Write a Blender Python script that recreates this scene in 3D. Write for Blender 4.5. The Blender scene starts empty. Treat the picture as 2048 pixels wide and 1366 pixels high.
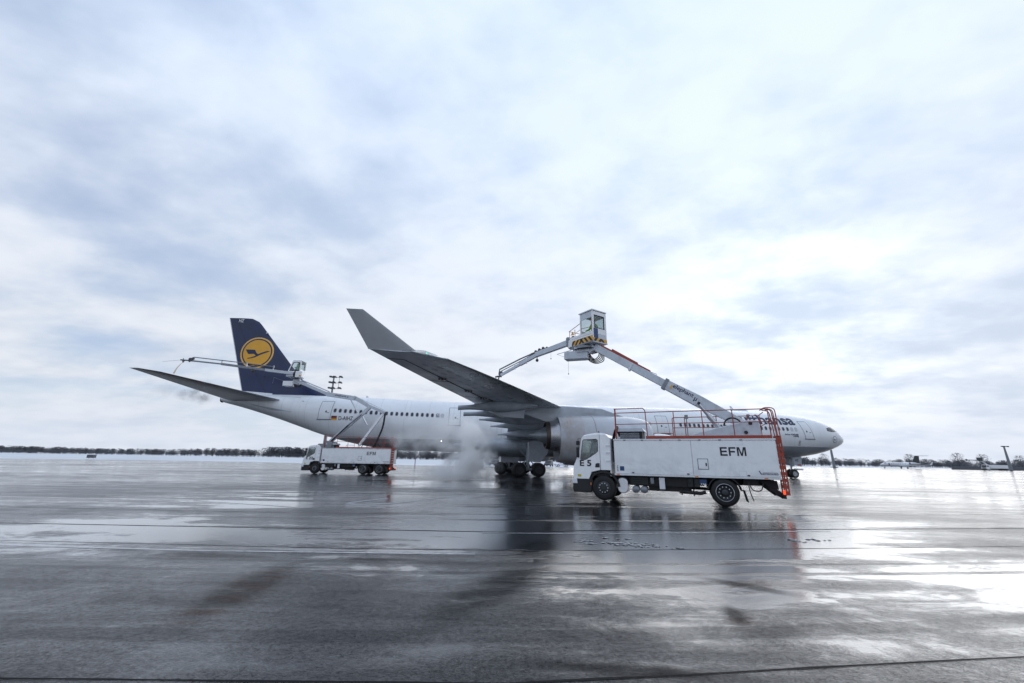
import bpy, bmesh, math, random
from math import sin, cos, pi, radians, sqrt, atan2
from mathutils import Vector, Matrix, Euler, noise as mnoise

random.seed(7)
scene = bpy.context.scene
C = scene.collection

# ------------------------------------------------------------------ camera, sky, sun, exposure
cam_d = bpy.data.cameras.new('camera')
cam = bpy.data.objects.new('camera', cam_d); C.objects.link(cam)
cam_d.sensor_width = 36.0
cam_d.lens = 36.0 * 808.0 / 2048.0
cam_d.clip_start = 0.05; cam_d.clip_end = 6000.0
cam.location = (0, 0, 1.63)
PITCH, ROLL = radians(16.3), radians(0.9)
_f = Vector((0, cos(PITCH), sin(PITCH))); _u0 = Vector((0, -sin(PITCH), cos(PITCH))); _r0 = Vector((1, 0, 0))
_r = _r0 * cos(ROLL) + _u0 * sin(ROLL); _u = -_r0 * sin(ROLL) + _u0 * cos(ROLL)
cam.rotation_euler = Matrix((( _r.x, _u.x, -_f.x), (_r.y, _u.y, -_f.y), (_r.z, _u.z, -_f.z))).to_euler()
scene.camera = cam

SUN_AZ, SUN_EL = radians(35), radians(15)     # azimuth from +Y towards +X
world = bpy.data.worlds.new('World'); scene.world = world; world.use_nodes = True
def build_world():
    nt = world.node_tree; nt.nodes.clear(); N = nt.nodes; Lk = nt.links
    def nd(t, **k):
        n = N.new(t)
        for a, b in k.items(): setattr(n, a, b)
        return n
    def mth(op, a, b=None, c=None, clamp=False):
        n = nd('ShaderNodeMath', operation=op, use_clamp=clamp)
        for i, v in enumerate((a, b, c)):
            if v is None: continue
            if isinstance(v, (int, float)): n.inputs[i].default_value = v
            else: Lk.new(v, n.inputs[i])
        return n.outputs[0]
    def mixc(f, a, b):
        n = nd('ShaderNodeMix', data_type='RGBA')
        if isinstance(f, (int, float)): n.inputs[0].default_value = f
        else: Lk.new(f, n.inputs[0])
        for i, v in ((6, a), (7, b)):
            if isinstance(v, tuple): n.inputs[i].default_value = (*v, 1)
            else: Lk.new(v, n.inputs[i])
        return n.outputs[2]
    def ramp(v, lo, hi):
        n = nd('ShaderNodeMapRange', interpolation_type='SMOOTHSTEP')
        Lk.new(v, n.inputs[0]); n.inputs[1].default_value = lo; n.inputs[2].default_value = hi
        return n.outputs[0]
    tc = nd('ShaderNodeTexCoord'); d = tc.outputs['Generated']
    sep = nd('ShaderNodeSeparateXYZ'); Lk.new(d, sep.inputs[0])
    zc = mth('MAXIMUM', sep.outputs[2], 0.0)
    den = mth('ADD', zc, 0.22)
    px = mth('DIVIDE', sep.outputs[0], den); py = mth('DIVIDE', sep.outputs[1], den)
    cmb = nd('ShaderNodeCombineXYZ'); Lk.new(px, cmb.inputs[0]); Lk.new(py, cmb.inputs[1])
    mp = nd('ShaderNodeMapping'); Lk.new(cmb.outputs[0], mp.inputs[0])
    mp.inputs['Rotation'].default_value = (0, 0, radians(28)); mp.inputs['Scale'].default_value = (0.95, 1.2, 1)
    mp.inputs['Location'].default_value = (3.1, 0.4, 0)
    def noise(scale, detail, rough, dist=0.0, loc=None):
        n = nd('ShaderNodeTexNoise'); n.inputs['Scale'].default_value = scale; n.inputs['Detail'].default_value = detail
        n.inputs['Roughness'].default_value = rough; n.inputs['Distortion'].default_value = dist
        src = mp.outputs[0]
        if loc:
            m2 = nd('ShaderNodeMapping'); m2.inputs['Location'].default_value = loc; Lk.new(src, m2.inputs[0]); src = m2.outputs[0]
        Lk.new(src, n.inputs['Vector']); return n.outputs[0]
    n_big = noise(0.6, 3, .5, .2); n_mid = noise(2.3, 5, .5, .15, (7, 2, 0)); n_fine = noise(6.5, 6, .55, .2, (1, 9, 0))
    # sun glow through the cloud
    sd = nd('ShaderNodeVectorMath', operation='DOT_PRODUCT'); Lk.new(d, sd.inputs[0])
    sd.inputs[1].default_value = (sin(SUN_AZ) * cos(SUN_EL), cos(SUN_AZ) * cos(SUN_EL), sin(SUN_EL))
    ang = mth('ARCCOSINE', mth('MINIMUM', sd.outputs['Value'], 0.99999))
    wide = mth('POWER', 2.718, mth('MULTIPLY', mth('POWER', mth('DIVIDE', ang, 0.62), 2.0), -1.0))
    tight = mth('POWER', 2.718, mth('MULTIPLY', mth('POWER', mth('DIVIDE', ang, 0.20), 2.0), -1.0))
    # cloud density 0..1 (thick = darker grey, thin = white)
    dens = mth('ADD', mth('MULTIPLY', n_big, .40), mth('ADD', mth('MULTIPLY', n_mid, .40), mth('MULTIPLY', n_fine, .20)))
    thick = ramp(dens, .40, .62)
    white = mixc(thick, (.895, .93, .995), (.63, .71, .835))
    # holes to the blue sky, mostly away from the sun
    hole_n = mth('ADD', mth('MULTIPLY', noise(.8, 3, .5, .2, (4, 5, 3)), .55), mth('MULTIPLY', n_mid, .45))
    away = ramp(ang, .75, 1.35)
    hole = mth('MULTIPLY', ramp(hole_n, .44, .66), mth('MULTIPLY', away, .36))
    sky = nd('ShaderNodeTexSky', sky_type='NISHITA'); sky.sun_disc = False
    sky.sun_elevation = SUN_EL; sky.sun_rotation = SUN_AZ; sky.air_density = 1.0; sky.dust_density = .6; sky.ozone_density = 1.5
    skys = nd('ShaderNodeVectorMath', operation='MULTIPLY'); Lk.new(sky.outputs[0], skys.inputs[0]); skys.inputs[1].default_value = (.95, 1.05, 1.35)
    # background node takes strength .12: divide the cloud colour accordingly
    STR = 0.15
    cl = nd('ShaderNodeVectorMath', operation='SCALE'); Lk.new(white, cl.inputs[0]); 
    gl = mth('ADD', mth('ADD', mth('ADD', .86, mth('MULTIPLY', zc, .16)), mth('MULTIPLY', wide, .16)), mth('MULTIPLY', mth('MULTIPLY', tight, mth('SUBTRACT', 1.15, thick)), .32))
    Lk.new(mth('DIVIDE', gl, STR), cl.inputs['Scale'])
    tint = nd('ShaderNodeVectorMath', operation='MULTIPLY'); Lk.new(cl.outputs[0], tint.inputs[0]); Lk.new(mixc(ramp(zc, .05, .9), (1, 1, 1), (.87, .965, 1.09)), tint.inputs[1])
    colr = mixc(hole, tint.outputs[0], skys.outputs[0])
    # thin haze towards the horizon
    hz = mth('MULTIPLY', ramp(mth('MULTIPLY', zc, -1.0), -.16, 0.0), .6)
    hzc = mixc(1.0, (0, 0, 0), (.70 / STR, .765 / STR, .89 / STR))
    colr = mixc(hz, colr, hzc)
    bg = nd('ShaderNodeBackground'); bg.inputs['Strength'].default_value = STR
    Lk.new(colr, bg.inputs[0])
    out = nd('ShaderNodeOutputWorld'); Lk.new(bg.outputs[0], out.inputs[0])
build_world()

sun_d = bpy.data.lights.new('sun', 'SUN'); sun_d.energy = .7; sun_d.angle = radians(60); sun_d.color = (1, .95, .87)
sun = bpy.data.objects.new('sun', sun_d); C.objects.link(sun)
sun.rotation_euler = Vector((sin(SUN_AZ) * cos(SUN_EL), cos(SUN_AZ) * cos(SUN_EL), sin(SUN_EL))).to_track_quat('Z', 'Y').to_euler()

scene.view_settings.view_transform = 'Standard'; scene.view_settings.look = 'None'
scene.view_settings.exposure = 0.05; scene.view_settings.gamma = 1.0; scene.view_settings.use_curve_mapping = False
scene.render.engine = 'CYCLES'
scene.cycles.use_denoising = True
scene.cycles.max_bounces = 8; scene.cycles.volume_bounces = 14; scene.cycles.transparent_max_bounces = 16
scene.cycles.volume_step_rate = 1.0; scene.cycles.caustics_reflective = True; scene.cycles.blur_glossy = 1.0; scene.cycles.caustics_refractive = False
scene.cycles.sample_clamp_indirect = 6.0

# ------------------------------------------------------------------ materials
M = {}
def newmat(name):
    m = bpy.data.materials.new(name); m.use_nodes = True; M[name] = m
    return m, m.node_tree, m.node_tree.nodes['Principled BSDF']
class NT:
    def __init__(s, nt): s.nt = nt; s.N = nt.nodes; s.L = nt.links
    def nd(s, t, **k):
        n = s.N.new(t)
        for a, b in k.items(): setattr(n, a, b)
        return n
    def obj(s): return s.nd('ShaderNodeTexCoord').outputs['Object']
    def mapping(s, v, scale=(1, 1, 1), rot=(0, 0, 0), loc=(0, 0, 0)):
        m = s.nd('ShaderNodeMapping'); s.L.new(v, m.inputs[0]); m.inputs['Scale'].default_value = scale
        m.inputs['Rotation'].default_value = rot; m.inputs['Location'].default_value = loc; return m.outputs[0]
    def noise(s, v, scale, detail=4, rough=.55, dist=0):
        n = s.nd('ShaderNodeTexNoise'); s.L.new(v, n.inputs['Vector']); n.inputs['Scale'].default_value = scale
        n.inputs['Detail'].default_value = detail; n.inputs['Roughness'].default_value = rough; n.inputs['Distortion'].default_value = dist
        return n.outputs[0]
    def ramp(s, v, lo, hi, a=0.0, b=1.0):
        n = s.nd('ShaderNodeMapRange', interpolation_type='SMOOTHSTEP'); s.L.new(v, n.inputs[0])
        for i, q in ((1, lo), (2, hi), (3, a), (4, b)): n.inputs[i].default_value = q
        return n.outputs[0]
    def math(s, op, a, b=None, clamp=False):
        n = s.nd('ShaderNodeMath', operation=op, use_clamp=clamp)
        for i, v in enumerate((a, b)):
            if v is None: continue
            if isinstance(v, (int, float)): n.inputs[i].default_value = v
            else: s.L.new(v, n.inputs[i])
        return n.outputs[0]
    def mix(s, f, a, b):
        n = s.nd('ShaderNodeMix', data_type='RGBA')
        if isinstance(f, (int, float)): n.inputs[0].default_value = f
        else: s.L.new(f, n.inputs[0])
        for i, v in ((6, a), (7, b)):
            if isinstance(v, tuple): n.inputs[i].default_value = (*v[:3], 1)
            else: s.L.new(v, n.inputs[i])
        return n.outputs[2]
    def bump(s, h, strength, dist, bsdf):
        b = s.nd('ShaderNodeBump'); b.inputs['Strength'].default_value = strength; b.inputs['Distance'].default_value = dist
        s.L.new(h, b.inputs['Height']); s.L.new(b.outputs[0], bsdf.inputs['Normal']); return b

def paint(name, col, rough=.4, metal=0.0, var=.12, scale=3.0, dirt=None, dirt_amt=.35, streak=(6, 6, .6), spec=.5, coat=0.0):
    m, nt, b = newmat(name); t = NT(nt); o = t.obj()
    n = t.noise(o, scale, 5, .6)
    dk = tuple(c * (1 - var) for c in col); lt = tuple(min(1, c * (1 + var * .5)) for c in col)
    c = t.mix(t.ramp(n, .3, .7), dk, lt)
    if dirt:
        sn = t.noise(t.mapping(o, streak), 1.0, 5, .65)
        c = t.mix(t.ramp(sn, .48, .78, 0, dirt_amt), c, dirt)
    t.L.new(c, b.inputs['Base Color'])
    t.L.new(t.ramp(n, .25, .75, max(.02, rough - .07), rough + .1), b.inputs['Roughness'])
    b.inputs['Metallic'].default_value = metal; b.inputs['Specular IOR Level'].default_value = spec
    if coat: b.inputs['Coat Weight'].default_value = coat; b.inputs['Coat Roughness'].default_value = .12
    return m

paint('truck_white', (.90, .915, .935), .32, dirt=(.30, .31, .34), dirt_amt=.12, streak=(3.2, 3.2, .7), var=.03, coat=.3)
def mat_truck():
    m = M['truck_white']; nt = m.node_tree; t = NT(nt); b = nt.nodes['Principled BSDF']; o = t.obj()
    src = b.inputs['Base Color'].links[0].from_socket; sx = t.nd('ShaderNodeSeparateXYZ'); t.L.new(o, sx.inputs[0])
    n = t.noise(t.mapping(o, (1.1, 1, 1.6)), 1.0, 6, .65, .4); n2 = t.noise(t.mapping(o, (7, 7, .8)), 1.0, 5, .7)
    a_ = t.math('MULTIPLY', t.ramp(n, .42, .62), t.ramp(sx.outputs[2], 2.2, 1.3))
    c = t.mix(t.math('MULTIPLY', a_, .26), src, (.36, .37, .40))
    c = t.mix(t.math('MULTIPLY', t.ramp(n2, .58, .72), .16), c, (.40, .41, .44))
    t.L.new(c, b.inputs['Base Color'])
mat_truck()
paint('cab_white', (.91, .92, .94), .25, var=.04, coat=.5, dirt=(.35, .35, .37), dirt_amt=.25, streak=(4, 4, 1.2))
paint('boom_grey', (.62, .66, .72), .38, var=.08, dirt=(.22, .23, .26), dirt_amt=.4, streak=(2, 2, 2))
paint('alloy', (.60, .62, .65), .3, .8, var=.15)
paint('dull_steel', (.26, .28, .31), .45, .5, var=.25)
paint('rim_steel', (.045, .048, .055), .5, .3, var=.3)
paint('black_plastic', (.010, .011, .014), .5, var=.3, dirt=(.03, .03, .034), dirt_amt=.4)
paint('chassis_black', (.010, .010, .012), .6, var=.35, dirt=(.03, .03, .03), dirt_amt=.5)
paint('rubber', (.009, .009, .011), .65, var=.3, dirt=(.022, .022, .025), dirt_amt=.5)
paint('rail_red', (.36, .055, .030), .42, var=.2, dirt=(.16, .05, .04), dirt_amt=.4)
paint('hose_black', (.012, .012, .014), .4, var=.2)
paint('hazard_yellow', (.80, .40, .03), .4, var=.08)
paint('ink_black', (.012, .014, .020), .45, var=.1)
paint('ink_navy', (.012, .020, .075), .4, var=.1)
paint('ink_white', (.8, .8, .8), .45, var=.03)
paint('sign_blue', (.02, .06, .18), .45, var=.1)
paint('sign_yellow', (.55, .48, .04), .45, var=.1)
paint('orange_lens', (.75, .22, .03), .25, var=.1)
paint('flag_red', (.45, .05, .03), .45, var=.05)
paint('flag_gold', (.80, .45, .04), .45, var=.05)
paint('logo_yellow', (.85, .42, .035), .38, var=.06, scale=1.2)
paint('logo_light', (.92, .53, .13), .38, var=.05)
paint('fin_navy', (.006, .019, .082), .32, var=.25, scale=.7, coat=.15)
paint('winglet_grey', (.76, .79, .83), .34, var=.08, scale=.8, coat=.2)
paint('wing_silver', (.52, .54, .57), .28, .55, var=.1, scale=1)
paint('fairing_grey', (.45, .49, .54), .38, var=.2, scale=.9, dirt=(.14, .13, .13), dirt_amt=.5, streak=(.4, 2, 2))
paint('door_grey', (.42, .45, .50), .4, var=.1)
paint('hot_metal', (.50, .50, .52), .30, .9, var=.2, scale=2)
paint('burnt_metal', (.10, .085, .075), .4, .7, var=.3, scale=3)
paint('plug_metal', (.30, .33, .36), .4, .5, var=.2, scale=2)
paint('gear_metal', (.40, .42, .45), .4, .4, var=.2)
paint('seat_cloth', (.05, .055, .065), .8, var=.2)
paint('skin', (.55, .36, .27), .55, var=.05)
paint('hi_vis_green', (.22, .62, .10), .7, var=.12, scale=8)
paint('work_trousers', (.02, .025, .05), .8, var=.2)
paint('hair_brown', (.06, .04, .03), .7, var=.2)
paint('mast_grey', (.22, .235, .26), .45, .3, var=.12)
paint('lamp_dark', (.075, .08, .09), .45, var=.2)
paint('concrete_wall', (.13, .14, .16), .7, var=.2)
paint('jet_white', (.75, .76, .80), .3, var=.05)
paint('jet_dark', (.035, .05, .055), .35, var=.2)
paint('bark', (.05, .045, .042), .85, var=.3)
paint('twig', (.13, .13, .14), .85, var=.35, scale=.15)
paint('twig_hazed', (.12, .128, .145), .85, var=.35, scale=.1)  # far twigs paled and blued in the colour to stand for distance haze
paint('vehicle_dark', (.05, .055, .065), .4, var=.2)
paint('door_line', (.16, .18, .22), .5, var=.1)
paint('window_dark', (.035, .04, .05), .12, var=.2, scale=4)
paint('window_blank', (.55, .57, .62), .35, var=.05)

def glass(name, tint, refl=1.0):
    m = bpy.data.materials.new(name); m.use_nodes = True; M[name] = m
    nt = m.node_tree; nt.nodes.clear(); t = NT(nt)
    tr = t.nd('ShaderNodeBsdfTransparent'); tr.inputs[0].default_value = (*tint, 1)
    gl = t.nd('ShaderNodeBsdfGlossy'); gl.inputs['Roughness'].default_value = .03
    lw = t.nd('ShaderNodeLayerWeight'); lw.inputs[0].default_value = .5; fr = t.math('ADD', .04, t.math('MULTIPLY', t.math('POWER', lw.outputs['Facing'], 5.0), .96))
    mx = t.nd('ShaderNodeMixShader'); t.L.new(t.math('MULTIPLY', fr, refl, True), mx.inputs[0])
    t.L.new(tr.outputs[0], mx.inputs[1]); t.L.new(gl.outputs[0], mx.inputs[2])
    o = t.nd('ShaderNodeOutputMaterial'); t.L.new(mx.outputs[0], o.inputs[0])
glass('cab_glass', (.74, .79, .80), 1.3)
glass('lens_glass', (.85, .88, .9), 1.5)

def emit(name, col, s):
    m, nt, b = newmat(name); b.inputs['Base Color'].default_value = (*col, 1)
    b.inputs['Emission Color'].default_value = (*col, 1); b.inputs['Emission Strength'].default_value = s
emit('lamp_white', (1, .93, .8), 6.0); emit('lamp_green', (.1, 1, .6), 1.6); emit('lamp_red', (.9, .08, .02), 1.2)

def mat_fuselage():
    m, nt, b = newmat('fuselage_paint'); t = NT(nt); o = t.obj()
    sx = t.nd('ShaderNodeSeparateXYZ'); t.L.new(o, sx.inputs[0])
    n = t.noise(o, .35, 5, .6)
    c = t.mix(t.ramp(n, .3, .7), (.80, .82, .85), (.87, .89, .91))
    st = t.noise(t.mapping(o, (2.1, .4, .16)), 1.0, 5, .7)           # streaks running down the skin
    c = t.mix(t.ramp(st, .50, .80, 0, .34), c, (.50, .52, .57))
    # frame bands
    fr = t.math('FRACT', t.math('MULTIPLY', sx.outputs[0], 1 / 2.66))
    ln = t.math('LESS_THAN', fr, .011)
    c = t.mix(t.math('MULTIPLY', ln, .5), c, (.4, .42, .47))
    gz = t.math('FRACT', t.math('MULTIPLY', t.math('ADD', sx.outputs[2], .35), 1 / 1.7))
    c = t.mix(t.math('MULTIPLY', t.math('LESS_THAN', gz, .010), .28), c, (.4, .42, .47))
    # grey belly below the paint line
    c = t.mix(t.math('LESS_THAN', sx.outputs[2], 3.62), c, t.mix(t.ramp(n, .3, .7), (.27, .29, .325), (.34, .36, .395)))
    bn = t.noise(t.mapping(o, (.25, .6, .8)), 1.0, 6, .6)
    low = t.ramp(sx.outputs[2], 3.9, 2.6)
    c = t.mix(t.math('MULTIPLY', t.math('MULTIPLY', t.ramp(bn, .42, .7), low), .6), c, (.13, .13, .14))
    t.L.new(c, b.inputs['Base Color'])
    t.L.new(t.ramp(st, .3, .8, .26, .48), b.inputs['Roughness']); b.inputs['Coat Weight'].default_value = .25
    wv = t.noise(t.mapping(o, (1.5, .5, .5)), 1.0, 3, .5); t.bump(wv, .12, .06, b)
mat_fuselage()

def mat_wing():
    m, nt, b = newmat('wing_grey'); t = NT(nt); o = t.obj()
    sx = t.nd('ShaderNodeSeparateXYZ'); t.L.new(o, sx.inputs[0])
    ay = t.math('ABSOLUTE', sx.outputs[1]); sw = t.math('SUBTRACT', sx.outputs[0], t.math('MULTIPLY', ay, .58))
    cv = t.nd('ShaderNodeCombineXYZ'); t.L.new(ay, cv.inputs[0]); t.L.new(sw, cv.inputs[1])
    br = t.nd('ShaderNodeTexBrick'); t.L.new(cv.outputs[0], br.inputs['Vector']); br.inputs['Scale'].default_value = 1.0
    br.inputs['Brick Width'].default_value = 1.9; br.inputs['Row Height'].default_value = .62; br.inputs['Mortar Size'].default_value = .012
    br.inputs['Color1'].default_value = (.70, .74, .80, 1); br.inputs['Color2'].default_value = (.65, .69, .75, 1); br.inputs['Mortar'].default_value = (.42, .44, .48, 1)
    n = t.noise(o, .45, 6, .62); st = t.noise(t.mapping(cv.outputs[0], (1.6, .22, 1)), 1.0, 6, .65)
    c = t.mix(t.ramp(n, .35, .68, 0, .5), br.outputs[0], (.50, .53, .58))
    c = t.mix(t.ramp(st, .50, .74, 0, .5), c, (.32, .33, .36))
    t.L.new(c, b.inputs['Base Color']); t.L.new(t.ramp(n, .3, .7, .28, .44), b.inputs['Roughness']); b.inputs['Coat Weight'].default_value = .2
mat_wing()
def mat_nacelle():
    m, nt, b = newmat('nacelle_paint'); t = NT(nt); o = t.obj()
    sx = t.nd('ShaderNodeSeparateXYZ'); t.L.new(o, sx.inputs[0])
    n = t.noise(o, 1.1, 6, .65); st = t.noise(t.mapping(o, (3.0, .5, .35)), 1.0, 5, .7)
    c = t.mix(t.ramp(n, .3, .7), (.47, .50, .55), (.58, .61, .66))
    aft = t.ramp(sx.outputs[0], 35.6, 39.6)                          # soot and rusty runs collect on the aft cowl
    c = t.mix(t.math('MULTIPLY', t.ramp(n, .30, .62), t.math('MULTIPLY', aft, .75)), c, (.30, .265, .245))
    c = t.mix(t.math('MULTIPLY', t.ramp(st, .5, .72), t.math('MULTIPLY', aft, .55)), c, (.33, .19, .11))
    ln = t.math('LESS_THAN', t.math('ABSOLUTE', t.math('SUBTRACT', sx.outputs[0], 37.35)), .022)
    c = t.mix(t.math('MULTIPLY', ln, .7), c, (.12, .12, .13))
    t.L.new(c, b.inputs['Base Color']); b.inputs['Roughness'].default_value = .38; b.inputs['Coat Weight'].default_value = .2
mat_nacelle()

def mat_tailplane():
    m, nt, b = newmat('tailplane_paint'); t = NT(nt); o = t.obj()
    sx = t.nd('ShaderNodeSeparateXYZ'); t.L.new(o, sx.inputs[0])
    n = t.noise(o, .6, 5, .6); n2 = t.noise(t.mapping(o, (1.2, .5, 1)), 1.6, 6, .65)
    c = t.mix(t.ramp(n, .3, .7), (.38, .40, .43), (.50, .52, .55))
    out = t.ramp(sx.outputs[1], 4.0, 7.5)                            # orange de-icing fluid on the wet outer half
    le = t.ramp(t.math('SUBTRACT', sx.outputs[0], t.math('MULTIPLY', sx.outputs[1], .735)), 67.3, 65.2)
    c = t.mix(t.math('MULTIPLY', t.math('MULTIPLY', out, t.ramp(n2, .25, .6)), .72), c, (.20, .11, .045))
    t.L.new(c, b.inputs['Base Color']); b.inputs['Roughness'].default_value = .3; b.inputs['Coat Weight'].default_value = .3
mat_tailplane()

def mat_apron():
    m, nt, b = newmat('wet_asphalt'); t = NT(nt); o = t.obj()
    big = t.noise(t.mapping(o, (.06, .12, 1), loc=(3.3, 1.2, 0)), 1.0, 4, .5, .4)
    band = t.noise(t.mapping(o, (.035, .95, 1), rot=(0, 0, radians(-4)), loc=(2.0, .7, 0)), 1.0, 4, .6)
    mid = t.noise(t.mapping(o, (.45, .95, 1), rot=(0, 0, radians(8))), 1.0, 7, .66, .6)
    fine = t.noise(o, 5.0, 6, .65); grit = t.noise(o, 16.0, 5, .8); grit2 = t.noise(o, 48.0, 3, .75)
    wet = t.math('ADD', t.math('ADD', t.math('MULTIPLY', big, .36), t.math('MULTIPLY', band, .26)), t.math('ADD', t.math('MULTIPLY', mid, .30), t.math('MULTIPLY', fine, .08)))
    # the apron is dished here: water stands round the near truck, left of it and beyond
    for (x, y, rx, ry, amt) in ((4.0, 12.4, 10, 6.2, .14), (-7.5, 18.0, 11, 5.0, .11), (-9.0, 9.8, 8, 2.2, .05), (2.0, 5.8, 2.2, .8, .05), (9.5, 6.5, 5.0, 2.6, .05), (-1.0, 30, 14, 9, .05)):
        mp = t.mapping(o, (1 / rx, 1 / ry, 0), loc=(-x / rx, -y / ry, 0)); ln = t.nd('ShaderNodeVectorMath', operation='LENGTH'); t.L.new(mp, ln.inputs[0])
        wet = t.math('ADD', wet, t.ramp(ln.outputs['Value'], 1.0, .35, 0, amt))
    pud = t.ramp(wet, .50, .565)                                   # standing water
    sheen = t.ramp(wet, .43, .53)                                   # thin film round it
    c = t.mix(t.ramp(t.noise(o, .8, 6, .6), .3, .7), (.009, .010, .013), (.022, .023, .027))
    c = t.mix(t.ramp(grit, .35, .75, 0, .5), c, (.040, .042, .048))
    c = t.mix(t.math('MULTIPLY', t.ramp(grit2, .60, .74), .6), c, (.17, .18, .20))
    c = t.mix(t.math('MULTIPLY', pud, .7), c, (.010, .011, .014))
    # rust-brown run-off stains of de-icing fluid
    for (x, y, rx, ry, a, amt) in ((-3.35, 5.9, .50, 1.6, -4, .9), (3.4, 6.3, .8, .3, -35, .4), (2.5, 5.0, .25, .5, 20, .4)):
        mp = t.mapping(o, (1, 1, 1), loc=(-x, -y, 0)); mp = t.mapping(mp, rot=(0, 0, radians(a))); mp = t.mapping(mp, (1 / rx, 1 / ry, 0))
        ln = t.nd('ShaderNodeVectorMath', operation='LENGTH'); t.L.new(mp, ln.inputs[0])
        msk = t.math('MULTIPLY', t.ramp(ln.outputs['Value'], 1.0, .3), t.ramp(t.noise(t.mapping(o, (1.6, 4.5, 1)), 1.0, 5, .7), .44, .62))
        c = t.mix(t.math('MULTIPLY', msk, amt), c, (.10, .034, .010))
        pud = t.math('MULTIPLY', pud, t.math('SUBTRACT', 1.0, t.math('MULTIPLY', msk, .8)))
        sheen = t.math('MULTIPLY', sheen, t.math('SUBTRACT', 1.0, t.math('MULTIPLY', msk, .8)))
    matte = None                                                    # dark streaks that take no film
    for (x, y, rx, ry, a) in ((-.2, 6.0, .50, 1.9, 27), (.55, 8.6, .55, 1.3, 12), (-3.35, 5.9, .50, 1.7, -4), (3.3, 6.3, .22, .8, -50), (2.55, 5.2, .14, .4, 15), (-5.2, 7.6, 1.6, .25, 4), (1.0, 3.9, 1.2, .16, 6), (-2.2, 7.5, .9, .16, 2)):
        mp = t.mapping(o, (1, 1, 1), loc=(-x, -y, 0)); mp = t.mapping(mp, rot=(0, 0, radians(a))); mp = t.mapping(mp, (1 / rx, 1 / ry, 0))
        ln = t.nd('ShaderNodeVectorMath', operation='LENGTH'); t.L.new(mp, ln.inputs[0])
        q = t.math('MULTIPLY', t.ramp(ln.outputs['Value'], 1.05, .35), t.ramp(t.math('ADD', t.math('MULTIPLY', t.noise(t.mapping(o, (1.2, 3.2, 1)), 1.0, 6, .7), .7), t.math('MULTIPLY', grit, .3)), .33, .48))
        matte = q if matte is None else t.math('MAXIMUM', matte, q)
    c = t.mix(t.math('MULTIPLY', matte, .6), c, (.008, .008, .009))
    t.L.new(c, b.inputs['Base Color'])
    sx = t.nd('ShaderNodeSeparateXYZ'); t.L.new(o, sx.inputs[0]); X, Y = sx.outputs[0], sx.outputs[1]
    trk = None                                                      # tyre tracks swept through the water
    for y0, k1, k2, w in ((4.52, .0563, .00967, .15), (6.75, .03, .0045, .07), (7.35, .03, .0045, .07), (12.3, .05, .002, .12), (16.2, -.02, .001, .2)):
        cy = t.math('ADD', y0, t.math('ADD', t.math('MULTIPLY', X, k1), t.math('MULTIPLY', t.math('MULTIPLY', X, X), k2)))
        dv = t.math('ABSOLUTE', t.math('ADD', t.math('SUBTRACT', Y, cy), t.math('MULTIPLY', t.math('SUBTRACT', fine, .5), .14)))
        q = t.ramp(dv, w * 1.2, w * .8); trk = q if trk is None else t.math('MAXIMUM', trk, q)
    trk = t.math('MULTIPLY', trk, t.ramp(mid, .30, .62, .85, .35))
    keep = t.math('SUBTRACT', 1.0, trk)
    pud = t.math('MULTIPLY', pud, keep); sheen = t.math('MULTIPLY', sheen, keep)
    r = t.math('SUBTRACT', .225, t.math('ADD', t.math('MULTIPLY', sheen, .11), t.math('MULTIPLY', pud, .10)))
    t.L.new(r, b.inputs['Roughness'])
    b.inputs['IOR'].default_value = 1.6
    # stone tips stand out of the film: the coarse grain breaks the reflection up
    gm = t.math('ADD', t.math('MULTIPLY', t.ramp(grit, .36, .64), .5), t.math('MULTIPLY', t.ramp(grit2, .38, .62), .5))
    gmix = t.math('ADD', t.math('MULTIPLY', pud, .85), t.math('MULTIPLY', t.math('SUBTRACT', 1.0, t.math('MULTIPLY', pud, .85)), t.math('ADD', .02, t.math('MULTIPLY', gm, 1.6))))
    gmix = t.math('MULTIPLY', gmix, t.math('SUBTRACT', 1.0, t.math('MULTIPLY', matte, .86)))
    t.L.new(t.math('MULTIPLY', gmix, t.math('ADD', .13, t.math('MULTIPLY', sheen, .27))), b.inputs['Specular IOR Level'])
    t.L.new(t.math('MULTIPLY', gmix, t.math('ADD', .04, t.math('ADD', t.math('MULTIPLY', sheen, .26), t.math('MULTIPLY', pud, .65)))), b.inputs['Coat Weight'])
    t.L.new(t.math('SUBTRACT', .10, t.math('MULTIPLY', pud, .085)), b.inputs['Coat Roughness']); b.inputs['Coat IOR'].default_value = 1.6
    h = t.math('ADD', t.math('MULTIPLY', grit, .60), t.math('ADD', t.math('MULTIPLY', grit2, .55), t.math('MULTIPLY', fine, .30)))
    dry = t.math('SUBTRACT', 1.0, t.math('MULTIPLY', pud, .88))
    bp = t.bump(t.math('MULTIPLY', h, dry), 1.0, .016, b)
    t.L.new(bp.outputs[0], b.inputs['Coat Normal'])
mat_apron()

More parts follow.
